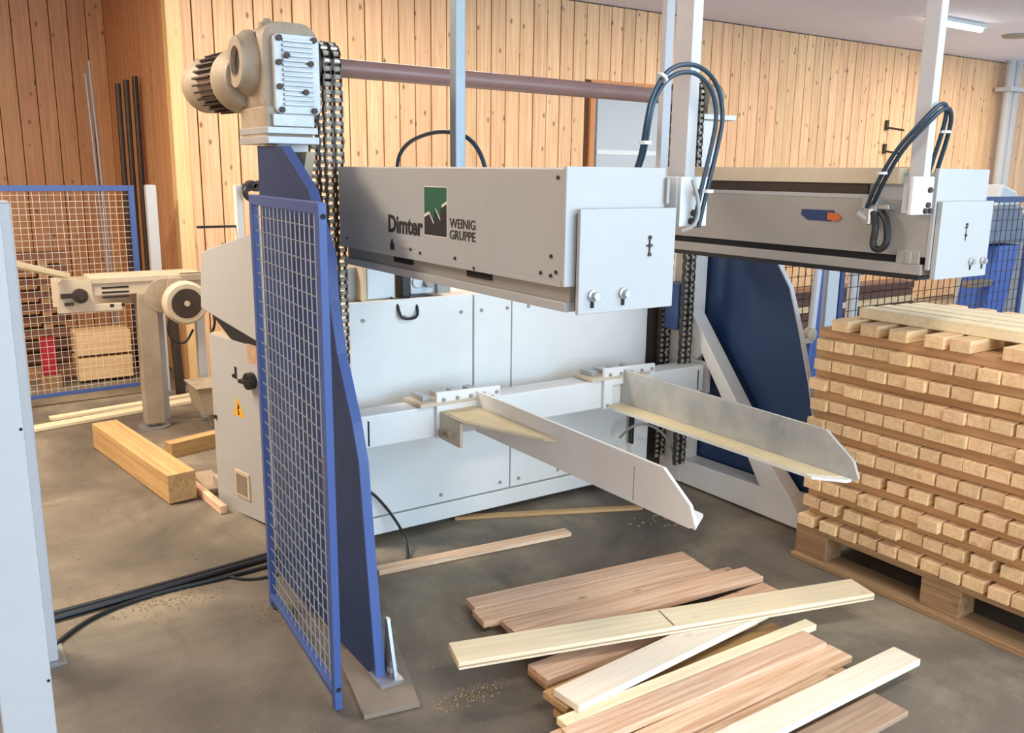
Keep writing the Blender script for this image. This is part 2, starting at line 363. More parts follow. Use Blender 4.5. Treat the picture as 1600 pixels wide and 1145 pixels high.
# ------------------------------------------------------------------ lift frames (left and right)
def frame(side):
    left = side == 'left'
    cx0, cx1 = (1.06, 1.17) if left else (3.03, 3.14)
    px0, px1 = (1.01, 1.036) if left else (3.155, 3.175)
    lab = 'left blue lift frame standing behind the blue mesh panel' if left else 'right lift frame with dark blue plate beside the lumber stack'
    o = thing('lift_frame', lab, 'machine frame', ((cx0+cx1)/2, 2.7, 0), group='lift frames of the stacker')
    part('column', MB().box(cx0, cx1, 3.0, 3.13, .01, 1.60 if left else 1.74), 'cream', o, 'pale steel column', .004)
    prof = [(3.06, .02), (3.06, 1.575), (2.82, 1.572), (2.60, 1.44), (2.475, 1.25), (2.465, 1.12), (2.42, .97), (2.325, .78), (2.285, .67), (2.255, .43), (2.225, .2), (2.2, .012), (2.75, .012)]
    if not left: prof = [(3.06, .02), (3.06, 1.25), (2.66, 1.25), (2.615, 1.14), (2.525, 1.02), (2.455, .835), (2.385, .62), (2.33, .40), (2.29, .2), (2.27, .012), (2.75, .012)]
    part('side_plate', MB().prism(prof, 'x', px0, px1), 'bluedk', o, 'dark blue side plate', .002)
    # edge strip, daylight on the plate edge painted in as a lighter colour
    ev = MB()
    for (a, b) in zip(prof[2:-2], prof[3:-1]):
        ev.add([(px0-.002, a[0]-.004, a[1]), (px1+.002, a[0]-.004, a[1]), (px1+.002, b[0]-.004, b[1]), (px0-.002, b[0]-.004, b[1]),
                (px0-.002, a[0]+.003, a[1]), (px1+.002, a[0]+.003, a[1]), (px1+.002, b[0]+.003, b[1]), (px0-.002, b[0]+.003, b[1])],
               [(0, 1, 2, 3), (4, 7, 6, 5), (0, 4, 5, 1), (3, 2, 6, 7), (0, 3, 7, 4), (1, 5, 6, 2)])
    part('edge_strip', ev, 'bluefence' if left else 'post', o, 'front edge with daylight painted in light blue' if left else 'front edge with daylight painted in pale grey')
    if not left: part('base_beam', MB().prism([(3.0, .012), (3.0, .13), (2.50, .14), (2.338, .14), (2.256, .03), (2.256, .012)], 'x', cx0, cx1), 'cream', o, 'pale base beam', .004)
    dx = (cx0, cx1-.03)
    if not left: part('strut', MB().prism([(2.995, .88), (2.94, .815), (2.512, .304), (2.338, .14), (2.505, .14), (2.62, .302), (2.93, .715), (2.995, .78)], 'x', *dx), 'cream', o, 'pale diagonal strut', .003)
    if not left: part('gusset', MB().prism([(3.0, .88), (3.0, .60), (2.88, .72)], 'x', cx0+.04, cx0+.06), 'cream', o)
    if left:
        part('top_brace', MB().prism([(2.84, 1.555), (2.995, 1.555), (2.995, 1.25)], 'x', 1.10, 1.13), 'creamd', o, 'dusty brace')
        f = part('foot_bracket', MB().prism([(2.27, .018), (2.16, .018), (2.16, .03), (2.205, .20), (2.218, .20), (2.23, .03), (2.27, .03)], 'x', 1.05, 1.06).box(1.0, 1.075, 2.15, 2.24, .012, .024), 'zinc', o, 'pale foot bracket')
        part('bolt', MB().cyl((1.055, 2.185, .024), (1.055, 2.185, .075), .008, seg=8).cyl((1.055, 2.185, .04), (1.055, 2.185, .055), .015, seg=6), 'zinc', f)
    else:
        part('guide_block', MB().box(2.945, 3.012, 2.985, 3.075, .78, 1.0), 'blue', o, 'blue guide block', .004)
        part('bearing_plate', MB().box(3.0, 3.24, 2.97, 3.16, 1.742, 1.765), 'cream', o, bevel=.003)
        part('bearing', MB().lathe((3.05, 3.03, 1.84), (1, 0, 0), [(0, .035), (.01, .06), (.10, .065), (.115, .04)], 20).box(3.06, 3.16, 2.98, 3.08, 1.765, 1.84), 'cast', o, 'dusty bearing housing', smooth=True)
    return o
frame('left'); frame('right')

# cross beam
B = thing('cross_beam', 'white square cross beam carrying both forks between the frames', 'beam', (2.1, 2.94, .565))
part('beam', MB().box(1.17, 3.03, 2.88, 2.995, .50, .625), 'cream', B, bevel=.006)
part('end_plate', MB().box(1.165, 1.175, 2.865, 2.999, .49, .63), 'cream', B)
part('end_plate', MB().box(3.045, 3.06, 2.865, 2.999, .49, .635), 'cream', B)
part('slot', MB().box(1.31, 1.316, 2.878, 2.881, .51, .605), 'dark', B, 'dark slot')
part('slot', MB().box(2.99, 2.995, 2.878, 2.881, .51, .605), 'dark', B, 'dark slot')

# forks
def fork(left):
    lab = ('left support fork, vertical plate reaching to the floor planks' if left else 'right angle-steel support fork with sawdust on its shelf')
    xv = 1.764 if left else 2.525       # vertical plate plane
    s = 1 if left else -1
    o = thing('support_fork', lab, 'fork', (xv, 2.86, .5), group='support forks on the cross beam')
    x0, x1 = (1.764, 1.776) if left else (2.515, 2.527)
    part('vertical_plate', MB().prism([(2.868, .50), (2.868, .665), (1.815, .655), (1.70, .575), (1.675, .52), (1.70, .505)], 'x', x0, x1), 'cream' if left else 'steelplate', o, 'scuffed steel plate' if not left else None, .002)
    if left: part('seam', MB().box(x0-.0006, x0+.001, 1.938, 1.942, .515, .625), 'greyd', o)
    fx = (1.776, 1.86) if left else (2.425, 2.515)
    part('shelf', MB().prism(([(1.776, 2.868), (1.868, 2.868), (1.868, 1.745), (1.776, 1.685)] if left else [(2.425, 2.868), (2.515, 2.868), (2.515, 1.70), (2.49, 1.705), (2.425, 1.79)]), 'z', .503, .513), 'cream', o)
    if left:
        part('gusset', MB().prism([(1.60, 2.868), (1.764, 2.868), (1.764, 2.34), (1.735, 2.37), (1.60, 2.70)], 'z', .595, .605).box(1.60, 1.612, 2.71, 2.868, .50, .597), 'creamd', o, 'dusty gusset shelf', .001)
        part('dust', MB().prism([(1.61, 2.86), (1.76, 2.86), (1.76, 2.36), (1.737, 2.385), (1.612, 2.70)], 'z', .605, .607), 'dustwood', o, 'sawdust layer')
        boltset([(1.60, 2.83, .53), (1.60, 2.77, .54)], (-1, 0, 0), .014, .02, 'cast', o)
    else:
        part('dust', MB().prism([(2.427, 2.86), (2.513, 2.86), (2.513, 1.73), (2.49, 1.74), (2.427, 1.81)], 'z', .513, .515), 'dustwood', o, 'sawdust layer')
    bx0, bx1 = (1.588, 1.875) if left else (2.41, 2.70)
    part('flange', MB().prism([(bx0, .50 if not left else .50), (bx0+.05, .50), (bx0+.05, .60), (bx1, .605), (bx1, .672), (bx0, .680)], 'y', 2.862, 2.878), 'cream', o, bevel=.002)
    part('clamp_plate', MB().box(bx0-.07, bx1-.03, 2.86, 3.0, .628, .642), 'creamd', o, 'clamp plate on the beam', .002)
    boltset([(bx0+.03+.06*i, 2.862, .65) for i in range(5)]+[(bx0+.02, 2.862, .515)], (0, -1, 0), .008, .006, 'greyd', o)
    for i in range(4): part('clamp_nut', MB().box(bx0-.04+.075*i, bx0-.008+.075*i, 2.90, 2.985, .642, .662), 'zinc', o, bevel=.002)
fork(True); fork(False)

# ------------------------------------------------------------------ carriage boxes
def textmesh(name, body, size, p, xs, mat, parent, bold=.0, w=None):
    c = bpy.data.curves.new(name, 'FONT'); c.body = body; c.size = size; c.extrude = .0006; c.offset = bold; c.resolution_u = 3
    o = bpy.data.objects.new(name, c); COL.objects.link(o)
    bpy.context.view_layer.update()
    me = bpy.data.meshes.new_from_object(o.evaluated_get(bpy.context.evaluated_depsgraph_get()))
    COL.objects.unlink(o); bpy.data.objects.remove(o)
    xsx = [v.co.x for v in me.vertices]; k = (w/(max(xsx)-min(xsx))) if w else 1; mn = min(xsx)
    inv = MW[parent].inverted()
    # reading direction -Y, up Z, facing -X
    for v in me.vertices:
        v.co = inv @ V((p[0]-v.co.z, p[1]-(v.co.x-mn)*k, p[2]+v.co.y))
    me.materials.clear(); me.materials.append(M[mat]); me.name = name
    q = bpy.data.objects.new(name, me); COL.objects.link(q); q.parent = parent; MW[q] = MW[parent]; return q

C1 = thing('carriage_box', 'grey carriage cover with green and black logo print', 'machine cover', (1.37, 2.25, 1.18), group='lifting carriages')
FY, BY = 1.60, 2.885
part('cover', MB().box(1.225, 1.512, FY+.012, BY, 1.243, 1.51), 'carriage', C1, bevel=.004)
part('web', MB().box(1.25, 1.49, FY+.02, BY-.01, 1.205, 1.243), 'greyd', C1, 'recessed grey web')
part('flange', MB().box(1.234, 1.505, FY+.015, BY-.02, 1.184, 1.207), 'carriage', C1, 'lower rail', .002)
part('seam_strip', MB().box(1.2235, 1.2245, FY+.02, BY, 1.243, 1.257), 'carriage', C1)
part('end_plate', MB().box(1.218, 1.515, FY, FY+.012, 1.245, 1.513), 'carriage', C1, bevel=.002)
dr = part('end_door', MB().box(1.243, 1.535, FY-.022, FY-.010, 1.182, 1.420), 'carriage', C1, 'raised white end door', .002)
part('spacer', MB().box(1.25, 1.52, FY-.010, FY+.0, 1.19, 1.41), 'dark', C1)
for kx in (1.283, 1.375):
    part('knob', MB().lathe((kx, FY-.022, 1.225), (0, -1, 0), [(0, .014), (.006, .014), (.008, .009), (.02, .009)], 12), 'zinc', dr, 'round metal screw knob', smooth=True)
    part('slot', MB().box(kx-.005, kx+.005, FY-.0235, FY-.0215, 1.196, 1.212), 'dark', dr)
kb = MB(); bolts(kb, [(1.452, FY-.022, z) for z in (1.352, 1.333, 1.312)], (0, -1, 0), .005, .004); kb.box(1.450, 1.454, FY-.024, FY-.0215, 1.308, 1.356).box(1.442, 1.462, FY-.024, FY-.0215, 1.331, 1.335)
part('fitting', kb, 'pipe', dr, 'small dark latch marks')
part('hinge', MB().box(1.512, 1.52, FY-.01, FY+.01, 1.43, 1.49), 'greyd', C1)
boltset([(1.225, y, z) for (y, z) in ((1.64, 1.488), (1.66, 1.31), (1.66, 1.265), (1.70, 1.268), (1.64, 1.275), (2.10, 1.268), (2.30, 1.266), (2.36, 1.272), (2.82, 1.275), (2.0, 1.25))], (-1, 0, 0), .005, .003, 'pipe', C1)
for (a, b) in ((2.51, 2.39), (2.07, 1.95)): part('web_slot', MB().box(1.243, 1.2505, b, a, 1.222, 1.241), 'dark', C1, 'dark slot in the web')
XF = 1.2245
textmesh('lettering', 'Dimter', .071, (XF, 2.505, 1.317), 1, 'text', C1, .0024, .222)
textmesh('lettering', 'WEINIG', .035, (XF, 2.128, 1.350), 1, 'text', C1, .0004, .133)
textmesh('lettering', 'GRUPPE', .035, (XF, 2.128, 1.319), 1, 'text', C1, .0004, .133)
def logo(parent):
    y0, y1, z0, z1 = 2.272, 2.146, 1.322, 1.455
    def P(u, v): return (y0+(y1-y0)*u, z1+(z0-z1)*v)
    zig = [(0, .60), (.22, .53), (.43, .75), (.50, .43), (.72, .66), (.78, .38), (1, .30)]
    gp = .035
    g = [P(0, 0)]+[P(u, max(v-gp, 0)) for u, v in zig]+[P(1, 0)]
    k = [P(0, 1)]+[P(u, v+gp) for u, v in zig]+[P(1, 1)]
    part('logo_field', MB().prism([P(-.03, -.02), P(1.03, -.02), P(1.03, 1.02), P(-.03, 1.02)], 'x', XF+.0004, XF+.0012), 'whiteprint', parent, 'pale logo field')
    part('logo_green', MB().prism(g, 'x', XF-.0008, XF+.0004), 'green', parent, 'green upper half of the logo')
    part('logo_black', MB().prism(k, 'x', XF-.0008, XF+.0004), 'text', parent, 'black lower half of the logo')
logo(C1)
part('arrow_mark', MB().prism([(2.495, 1.262), (2.495, 1.275), (2.482, 1.297), (2.468, 1.275), (2.468, 1.262)], 'x', XF-.0006, XF+.0008), 'text', C1, 'small black arrow mark')
part('scratch_mark', MB().prism([(2.43, 1.270), (2.43, 1.273), (2.33, 1.276), (2.33, 1.273)], 'x', XF-.0004, XF+.0008), 'greyd', C1)

C2 = thing('carriage_box', 'grey carriage rail hanging over the lumber stack, inner side showing', 'machine cover', (2.8, 2.25, 1.18), group='lifting carriages')
part('cover', MB().box(2.68, 2.945, FY+.012, BY, 1.243, 1.512), 'carriage', C2, bevel=.004)
part('top_rail', MB().box(2.655, 2.70, FY+.13, BY, 1.475, 1.527), 'creamd', C2, 'dusty top rail', .003)
part('mid_rail', MB().box(2.66, 2.69, FY+.24, BY, 1.425, 1.440), 'carriage', C2, bevel=.002)
part('groove', MB().box(2.668, 2.682, FY+.25, BY, 1.440, 1.475), 'pipe', C2, 'dark groove')
part('side_web', MB().box(2.657, 2.69, FY+.012, BY, 1.250, 1.425), 'greyd', C2, 'grey side web')
part('lower_groove', MB().box(2.67, 2.93, FY+.012, BY, 1.222, 1.250), 'dark', C2, 'dark gap above the lower rail')
part('lower_rail', MB().box(2.650, 2.95, FY+.02, BY, 1.192, 1.226), 'greyd', C2, bevel=.003)
part('rubber_strip', MB().box(2.655, 2.94, FY+.03, BY, 1.176, 1.192), 'black', C2, 'black rubber strip')
part('end_plate', MB().box(2.655, 2.945, FY-.004, FY+.012, 1.21, 1.525), 'carriage', C2, 'white end plate', .003)
dr = part('end_door', MB().box(2.66, 2.955, FY-.024, FY-.006, 1.182, 1.425), 'carriage', C2, 'white end door', .002)
for kx in (2.855, 2.925):
    part('knob', MB().lathe((kx, FY-.024, 1.232), (0, -1, 0), [(0, .013), (.006, .013), (.008, .008), (.016, .008)], 12), 'zinc', dr, smooth=True)
    part('slot', MB().box(kx-.004, kx+.004, FY-.0255, FY-.0235, 1.205, 1.219), 'dark', dr)
kb = MB()
kb.box(2.806, 2.809, FY-.0255, FY-.0235, 1.30, 1.355).box(2.80, 2.815, FY-.0255, FY-.0235, 1.34, 1.345); bolts(kb, [(2.8075, FY-.024, 1.352), (2.8075, FY-.024, 1.318)], (0, -1, 0), .005, .004)
part('fitting', kb, 'pipe', dr)
part('opening', MB().prism([(2.10, 1.382), (1.965, 1.382), (1.955, 1.362), (1.97, 1.345), (2.07, 1.345), (2.10, 1.362)], 'x', 2.6545, 2.658), 'bluedk', C2, 'dark blue slot')
part('cable_end', MB().prism([(1.985, 1.375), (1.945, 1.372), (1.93, 1.358), (1.95, 1.347), (1.985, 1.35)], 'x', 2.648, 2.656), 'orange', C2, 'orange tip in the slot')
part('clamp', MB().box(2.650, 2.66, FY+.03, FY+.11, 1.226, 1.268).box(2.645, 2.662, FY+.055, FY+.075, 1.226, 1.266), 'greyd', C2, bevel=.002)
part('cover_strip', MB().box(2.70, 2.80, FY+.08, FY+.20, 1.512, 1.53), 'lumber', C2, 'tan strip on top')
g = part('air_fitting', MB().box(2.615, 2.657, 1.775, 1.83, 1.385, 1.43).cyl((2.62, 1.80, 1.395), (2.62, 1.80, 1.345), .018).cyl((2.62, 1.835, 1.38), (2.62, 1.80, 1.36), .02, seg=10).box(2.62, 2.66, 1.735, 1.775, 1.395, 1.41), 'zinc', C2, 'metal air fitting', .002)
part('hose_loop', MB().tube([(2.615, 1.785, 1.385), (2.61, 1.765, 1.34), (2.61, 1.775, 1.275), (2.615, 1.75, 1.262), (2.62, 1.725, 1.285), (2.62, 1.735, 1.36), (2.63, 1.765, 1.385)], .011, 10), 'black', g, 'black hose loop', smooth=True)

# hanging posts
def hang(x0, x1, y0, y1, br, bolts_, label):
    o = thing('hanging_post', label, 'post', ((x0+x1)/2, (y0+y1)/2, 1.3), group='posts hanging the carriages')
    part('tube', MB().box(x0, x1, y0, y1, 1.40, CZ-.01), 'postdim' if x0 < 1.55 else 'post', o, bevel=.003)
    bx0, bx1, bz0, bz1, sx = br
    part('bracket', MB().box(bx0, bx1, y0-.014, y0-.002, bz0, bz1).box(sx-.006, sx+.006, y0-.002, y1+.03, bz0, bz1), 'white', o, 'white bolted bracket', .002)
    boltset([(x, y0-.014, z) for x, z in bolts_], (0, -1, 0), .009, .008, 'pipe', o)
    return o
hang(1.52, 1.558, 2.60, 2.64, (1.515, 1.57, 1.36, 1.48, 1.52), [(1.54, 1.44)], 'slim grey post behind the logo cover, left of the glass door')
hang(1.601, 1.634, 1.622, 1.682, (1.575, 1.668, 1.372, 1.493, 1.579), [(1.628, 1.455), (1.62, 1.405), (1.612, 1.385), (1.632, 1.385)], 'wide grey post at the right end of the logo cover, under the hose arch')
hang(2.529, 2.571, 2.705, 2.735, (2.54, 2.65, 1.36, 1.48, 2.648), [(2.56, 1.44)], 'thin far grey post just left of the wide post with the hose arch')
hang(2.582, 2.616, 1.60, 1.652, (2.51, 2.618, 1.386, 1.50, 2.614), [(2.595, 1.46), (2.592, 1.415), (2.58, 1.397), (2.605, 1.397)], 'grey post above the air fitting at the right')

# hoses
def hoses(name, label, paths, r, mat, grp=None):
    o = thing(name, label, 'hose', paths[0][0], group=grp)
    for p in paths: part('hose', MB().tube(p, r, 8), mat, o, smooth=True)
    return o
arch = [(1.445, 1.63, 1.505), (1.436, 1.60, 1.55), (1.423, 1.575, 1.615), (1.433, 1.57, 1.68), (1.485, 1.57, 1.74), (1.57, 1.57, 1.752), (1.64, 1.57, 1.715), (1.668, 1.57, 1.64), (1.655, 1.57, 1.57), (1.632, 1.572, 1.48), (1.618, 1.585, 1.37)]
arch2 = [(1.462, 1.64, 1.505), (1.445, 1.60, 1.55), (1.436, 1.58, 1.615), (1.446, 1.576, 1.67), (1.49, 1.576, 1.722), (1.57, 1.576, 1.736), (1.628, 1.576, 1.70), (1.652, 1.576, 1.64), (1.640, 1.576, 1.57), (1.617, 1.578, 1.48), (1.603, 1.588, 1.37)]
o = hoses('air_hose', 'pair of dark hoses arching over the wide post', [arch, arch2], .0055, 'hose')
for c_, d_ in (((1.436, 1.59, 1.565), (0, 0, 1)), ((1.628, 1.572, 1.455), (0, 0, 1)), ((1.46, 1.572, 1.71), (.6, 0, .6))):
    part('cable_tie', MB().cyl(c_, V(c_)+V(d_)*.008, .015, seg=8), 'white', o, 'pale cable tie')
part('side_branch', MB().tube([(1.59, 1.585, 1.485), (1.607, 1.58, 1.44), (1.612, 1.58, 1.40), (1.60, 1.585, 1.372), (1.575, 1.60, 1.362)], .005), 'greyd', o, 'grey branch hose')
hoses('air_hose', 'thin dark hose arching behind the logo cover at left', [[(1.57, 3.12, 1.35), (1.57, 3.14, 1.53), (1.57, 3.05, 1.60), (1.57, 2.87, 1.632), (1.57, 2.72, 1.632), (1.59, 2.61, 1.605), (1.60, 2.54, 1.52), (1.60, 2.52, 1.40)]], .0075, 'hose')
o = hoses('air_hose', 'dark hose rising from the air fitting past the post', [[(2.615, 1.81, 1.40), (2.57, 1.76, 1.46), (2.545, 1.68, 1.58), (2.555, 1.60, 1.67), (2.595, 1.58, 1.715), (2.635, 1.582, 1.71), (2.66, 1.60, 1.65), (2.685, 1.65, 1.51)],
     [(2.63, 1.80, 1.40), (2.58, 1.745, 1.46), (2.553, 1.665, 1.58), (2.563, 1.592, 1.66), (2.60, 1.574, 1.70), (2.645, 1.575, 1.70), (2.68, 1.59, 1.65), (2.71, 1.64, 1.51)]], .007, 'hose')
for c_ in ((2.56, 1.728, 1.505), (2.665, 1.598, 1.63)):
    part('cable_tie', MB().cyl(c_, V(c_)+V((0, 0, .008)), .017, seg=8), 'white', o, 'pale cable tie')

# ------------------------------------------------------------------ gear motor, shaft, chains
AZ, AY = 1.845, 3.03
G = thing('gear_motor', 'grey gear motor with ribbed cover on top of the left frame', 'motor', (1.1, 3.05, 1.58))
part('base_plate', MB().box(.995, 1.17, 2.90, 3.20, 1.580, 1.604), 'alu', G, bevel=.002)
part('base_plate', MB().box(.997, 1.168, 2.905, 3.20, 1.612, 1.634), 'alu', G, bevel=.002)
part('pedestal', MB().box(1.0, 1.16, 2.93, 3.19, 1.60, 1.70), 'cast', G, bevel=.004)
part('pedestal_front', MB().box(1.02, 1.16, 2.915, 2.93, 1.636, 1.675), 'alu', G, bevel=.002)
def rrect(x0, x1, z0, z1, r, n=5):
    pts = []
    for (cx, cz, a0) in ((x1-r, z0+r, -90), (x1-r, z1-r, 0), (x0+r, z1-r, 90), (x0+r, z0+r, 180)):
        for i in range(n+1):
            a = R(a0+90*i/n); pts.append((cx+r*math.cos(a), cz+r*math.sin(a)))
    return pts
part('housing', MB().prism(rrect(1.005, 1.195, 1.66, 1.965, .06), 'y', 2.945, 3.17), 'cast', G, 'dusty cast housing', .006, True)
part('cover', MB().prism(rrect(1.03, 1.185, 1.675, 1.925, .02), 'y', 2.915, 2.948), 'alu', G, 'bright ribbed cover', .003)
for i in range(14):
    z = 1.702+i*.0152; part('rib', MB().box(1.058, 1.16, 2.905, 2.917, z, z+.0085), 'alu', G, bevel=.001)
boltset([(1.048, 2.915, 1.91), (1.165, 2.915, 1.91), (1.045, 2.915, 1.835), (1.045, 2.915, 1.76), (1.05, 2.915, 1.688), (1.16, 2.915, 1.688), (1.07, 2.909, 1.857), (1.15, 2.909, 1.835), (1.13, 2.909, 1.745)], (0, -1, 0), .010, .012, 'pipe', G)
part('bore_flange', MB().lathe((1.005, 3.08, AZ), (-1, 0, 0), [(0, .105), (.02, .10), (.035, .085), (.05, .082), (.05, .05), (.035, .046), (-.03, .045)], 28), 'cast', G, 'round flange with open bore', smooth=True)
part('bore', MB().cyl((.975, 3.08, AZ), (.9705, 3.08, AZ), .046, seg=20), 'dark', G, 'dark bore')
part('top_lug', MB().lathe((1.06, 3.05, 1.955), (0, 0, 1), [(0, .03), (.015, .03), (.02, .018), (.03, .012)], 12), 'cast', G, smooth=True)
part('adapter', MB().lathe((1.04, 3.15, 1.80), (-.12, 1, 0), [(0, .10), (.06, .115), (.11, .11), (.13, .09)], 24), 'cast', G, 'bell housing', smooth=True)
mo = part('motor', MB().lathe((1.024, 3.28, 1.80), (-.12, 1, 0), [(0, .088), (.16, .088), (.18, .098), (.27, .098), (.30, .088), (.315, .05)], 28), 'cast', G, 'round motor barrel', smooth=True)
fb = MB(); ax = V((-.12, 1, 0)).normalized(); e1 = V((0, 0, 1)); e2 = ax.cross(e1)
for i in range(26):
    a = 2*math.pi*i/26; d = e1*math.cos(a)+e2*math.sin(a); c = V((1.024, 3.28, 1.80))+ax*.08+d*.095
    mt = Matrix((ax, d, ax.cross(d))).transposed()
    fb.cbox(c, .15, .022, .006, mt)
part('fin', fb, 'pipe', mo, 'cooling fins')
part('sprocket_cover', MB().cyl((1.195, AY, AZ), (1.205, AY, AZ), .085, seg=28), 'pipe', G)

single('drive_shaft', MB().cyl((1.30, AY, AZ), (3.06, AY, AZ-.015), .032, seg=24), 'shaft', 'long brown drive shaft running from left chain to right chain', 'shaft', (2.1, AY, AZ), smooth=True)

def link_mesh():
    mb = MB(); p = .0254
    return mb
pitch = .0254
def link(offs):
    a = MB()
    for xx in offs: a.cbox((xx, 0, 0), .0035, .019, pitch*1.45)
    nf = len(a.f)
    for cx in (-.0185, .0175): a.cyl((cx-.012, 0, -pitch/2), (cx+.012, 0, -pitch/2), .0095, seg=8)
    me = a.mesh('chain_link', 'chain'); me.materials.append(M['chaind'])
    for f in me.polygons:
        if f.index >= nf: f.material_index = 1
    return me
outer = link((-.034, -.004, .002, .032)); inner = link((-.030, -.008, .006, .028))
def chain(cx, label, zb):
    o = thing('roller_chain', label, 'chain', (cx, AY, AZ), group='lift chains')
    sp = MB().cyl((cx-.026, AY, AZ), (cx-.012, AY, AZ), .064, seg=26).cyl((cx+.012, AY, AZ), (cx+.026, AY, AZ), .064, seg=26).cyl((cx-.05, AY, AZ), (cx+.05, AY, AZ), .04, seg=20)
    part('sprocket', sp, 'chain', o)
    r = .072; k = 0
    seq = []
    n = int((AZ-zb)/pitch)
    for i in range(n): seq.append((V((cx, AY-r, AZ-(n-i)*pitch+pitch)), 0))
    na = 9
    for i in range(1, na):
        a = math.pi*i/na; seq.append((V((cx, AY-r*math.cos(a), AZ+r*math.sin(a))), -a))
    for i in range(n): seq.append((V((cx, AY+r, AZ-i*pitch)), 0))
    for p, a in seq:
        piece('chain_link', outer if k % 2 else inner, o, T(p) @ Matrix.Rotation(a, 4, 'X')); k += 1
chain(1.245, 'duplex roller chain hanging from the gear motor on the left', .55)
chain(2.975, 'duplex roller chain hanging inside the right frame', .10)

# ------------------------------------------------------------------ control cabinet and hood at left
A0 = V((1.049, 3.96, 0)); dd = V((math.cos(R(101)), math.sin(R(101)), 0)); nn = V((dd.y, -dd.x, 0))   # nn points into the cabinet (+x)
def cp(s, n, z): return A0+dd*s+nn*n+V((0, 0, z))
def cprism(mb, prof, n0, n1):   # prof in (s,z)
    k = len(prof)
    return mb.add([cp(s, n0, z) for s, z in prof]+[cp(s, n1, z) for s, z in prof],
                  [tuple(range(k)), tuple(range(k, 2*k))[::-1]]+[(i, (i+1) % k, k+(i+1) % k, k+i) for i in range(k)])
E_ = thing('control_cabinet', 'beige electrical cabinet with yellow warning triangle and black knob', 'cabinet', A0)
part('body', cprism(MB(), [(0, .05), (-.5, .05), (-.5, .79), (0, .79)], .012, .22), 'creamd', E_)
part('door', cprism(MB(), [(0, .0), (-.18, -.0), (-.495, .02), (-.495, .785), (0, .785)], 0, .012), 'carriage', E_, bevel=.002)
part('plinth', cprism(MB(), [(-.19, .0), (-.5, .0), (-.5, .06), (-.19, .06)], .03, .2), 'creamd', E_)
part('warning_sign', cprism(MB(), [(-.19, .455), (-.285, .455), (-.237, .54)], -.001, .002), 'yellow', E_, 'yellow warning triangle')
part('warning_bolt', cprism(MB(), [(-.233, .462), (-.247, .462), (-.237, .488), (-.25, .492), (-.236, .517), (-.23, .49)], -.0016, .0), 'text', E_, 'black flash on the triangle')
k_ = part('rotary_switch', MB().cyl(cp(-.375, 0, .637), cp(-.375, -.03, .637), .036, seg=20), 'black', E_, 'round black switch knob', .003)
part('grip', cprism(MB(), [(-.34, .63), (-.41, .63), (-.41, .645), (-.34, .645)], -.05, -.03), 'black', k_)
part('pictogram', cprism(MB(), [(-.20, .625), (-.235, .625), (-.235, .668), (-.222, .668), (-.222, .637), (-.20, .637)], -.001, .002).box(0, 0, 0, 0, 0, 0) if False else cprism(MB(), [(-.195, .622), (-.24, .618), (-.24, .672), (-.22, .672), (-.22, .64), (-.195, .635)], -.001, .002), 'text', E_, 'small black pictogram')
vt = part('vent_frame', cprism(MB(), [(-.18, .085), (-.305, .085), (-.305, .205), (-.18, .205)], -.006, .002), 'creamd', E_, 'square vent frame', .002)
part('vent_grille', cprism(MB(), [(-.195, .10), (-.285, .10), (-.285, .19), (-.195, .19)], -.008, -.005), 'greyboard', vt, 'grey vent grille')
part('lock', MB().cyl(cp(-.025, 0, .41), cp(-.025, -.01, .41), .009, seg=10), 'black', E_, 'small black lock')
part('sticker', cprism(MB(), [(-.34, .71), (-.42, .71), (-.42, .79), (-.34, .79)], -.001, .001), 'worn', E_)
Hd = thing('machine_hood', 'beige slanted hood above the electrical cabinet', 'machine cover', cp(0, 0, .8))
part('shell', cprism(MB(), [(.03, 1.14), (.06, .895), (-.04, .875), (-.47, .80), (-.51, .80), (-.51, 1.27)], 0, .16), 'carriage', Hd, bevel=.004)
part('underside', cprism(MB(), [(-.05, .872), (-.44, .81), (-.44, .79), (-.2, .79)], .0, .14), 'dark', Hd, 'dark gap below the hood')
tb = thing('cable_carrier', 'brown and black cable carrier behind the top of the blue mesh panel', 'cable carrier', (1.26, 3.95, 1.2))
part('upright', MB().box(1.185, 1.215, 3.9, 3.94, .80, 1.43), 'cream', tb, bevel=.003)
part('upright', MB().box(1.345, 1.37, 3.9, 3.94, .80, 1.43), 'cream', tb, bevel=.003)
part('crossbar', MB().box(1.02, 1.20, 3.92, 3.935, 1.248, 1.258), 'pipe', tb)
lk = MB()
for i in range(6): lk.cyl((1.235+.02*i, 3.88, 1.42+.012*(i % 2)), (1.235+.02*i, 3.94, 1.42+.012*(i % 2)), .018, seg=8)
part('chain_link_row', lk, 'pipe', tb)
part('cable', MB().tube([(1.24, 3.88, 1.43), (1.215, 3.87, 1.41), (1.22, 3.87, 1.375), (1.26, 3.88, 1.37), (1.33, 3.88, 1.40)], .012), 'black', tb)

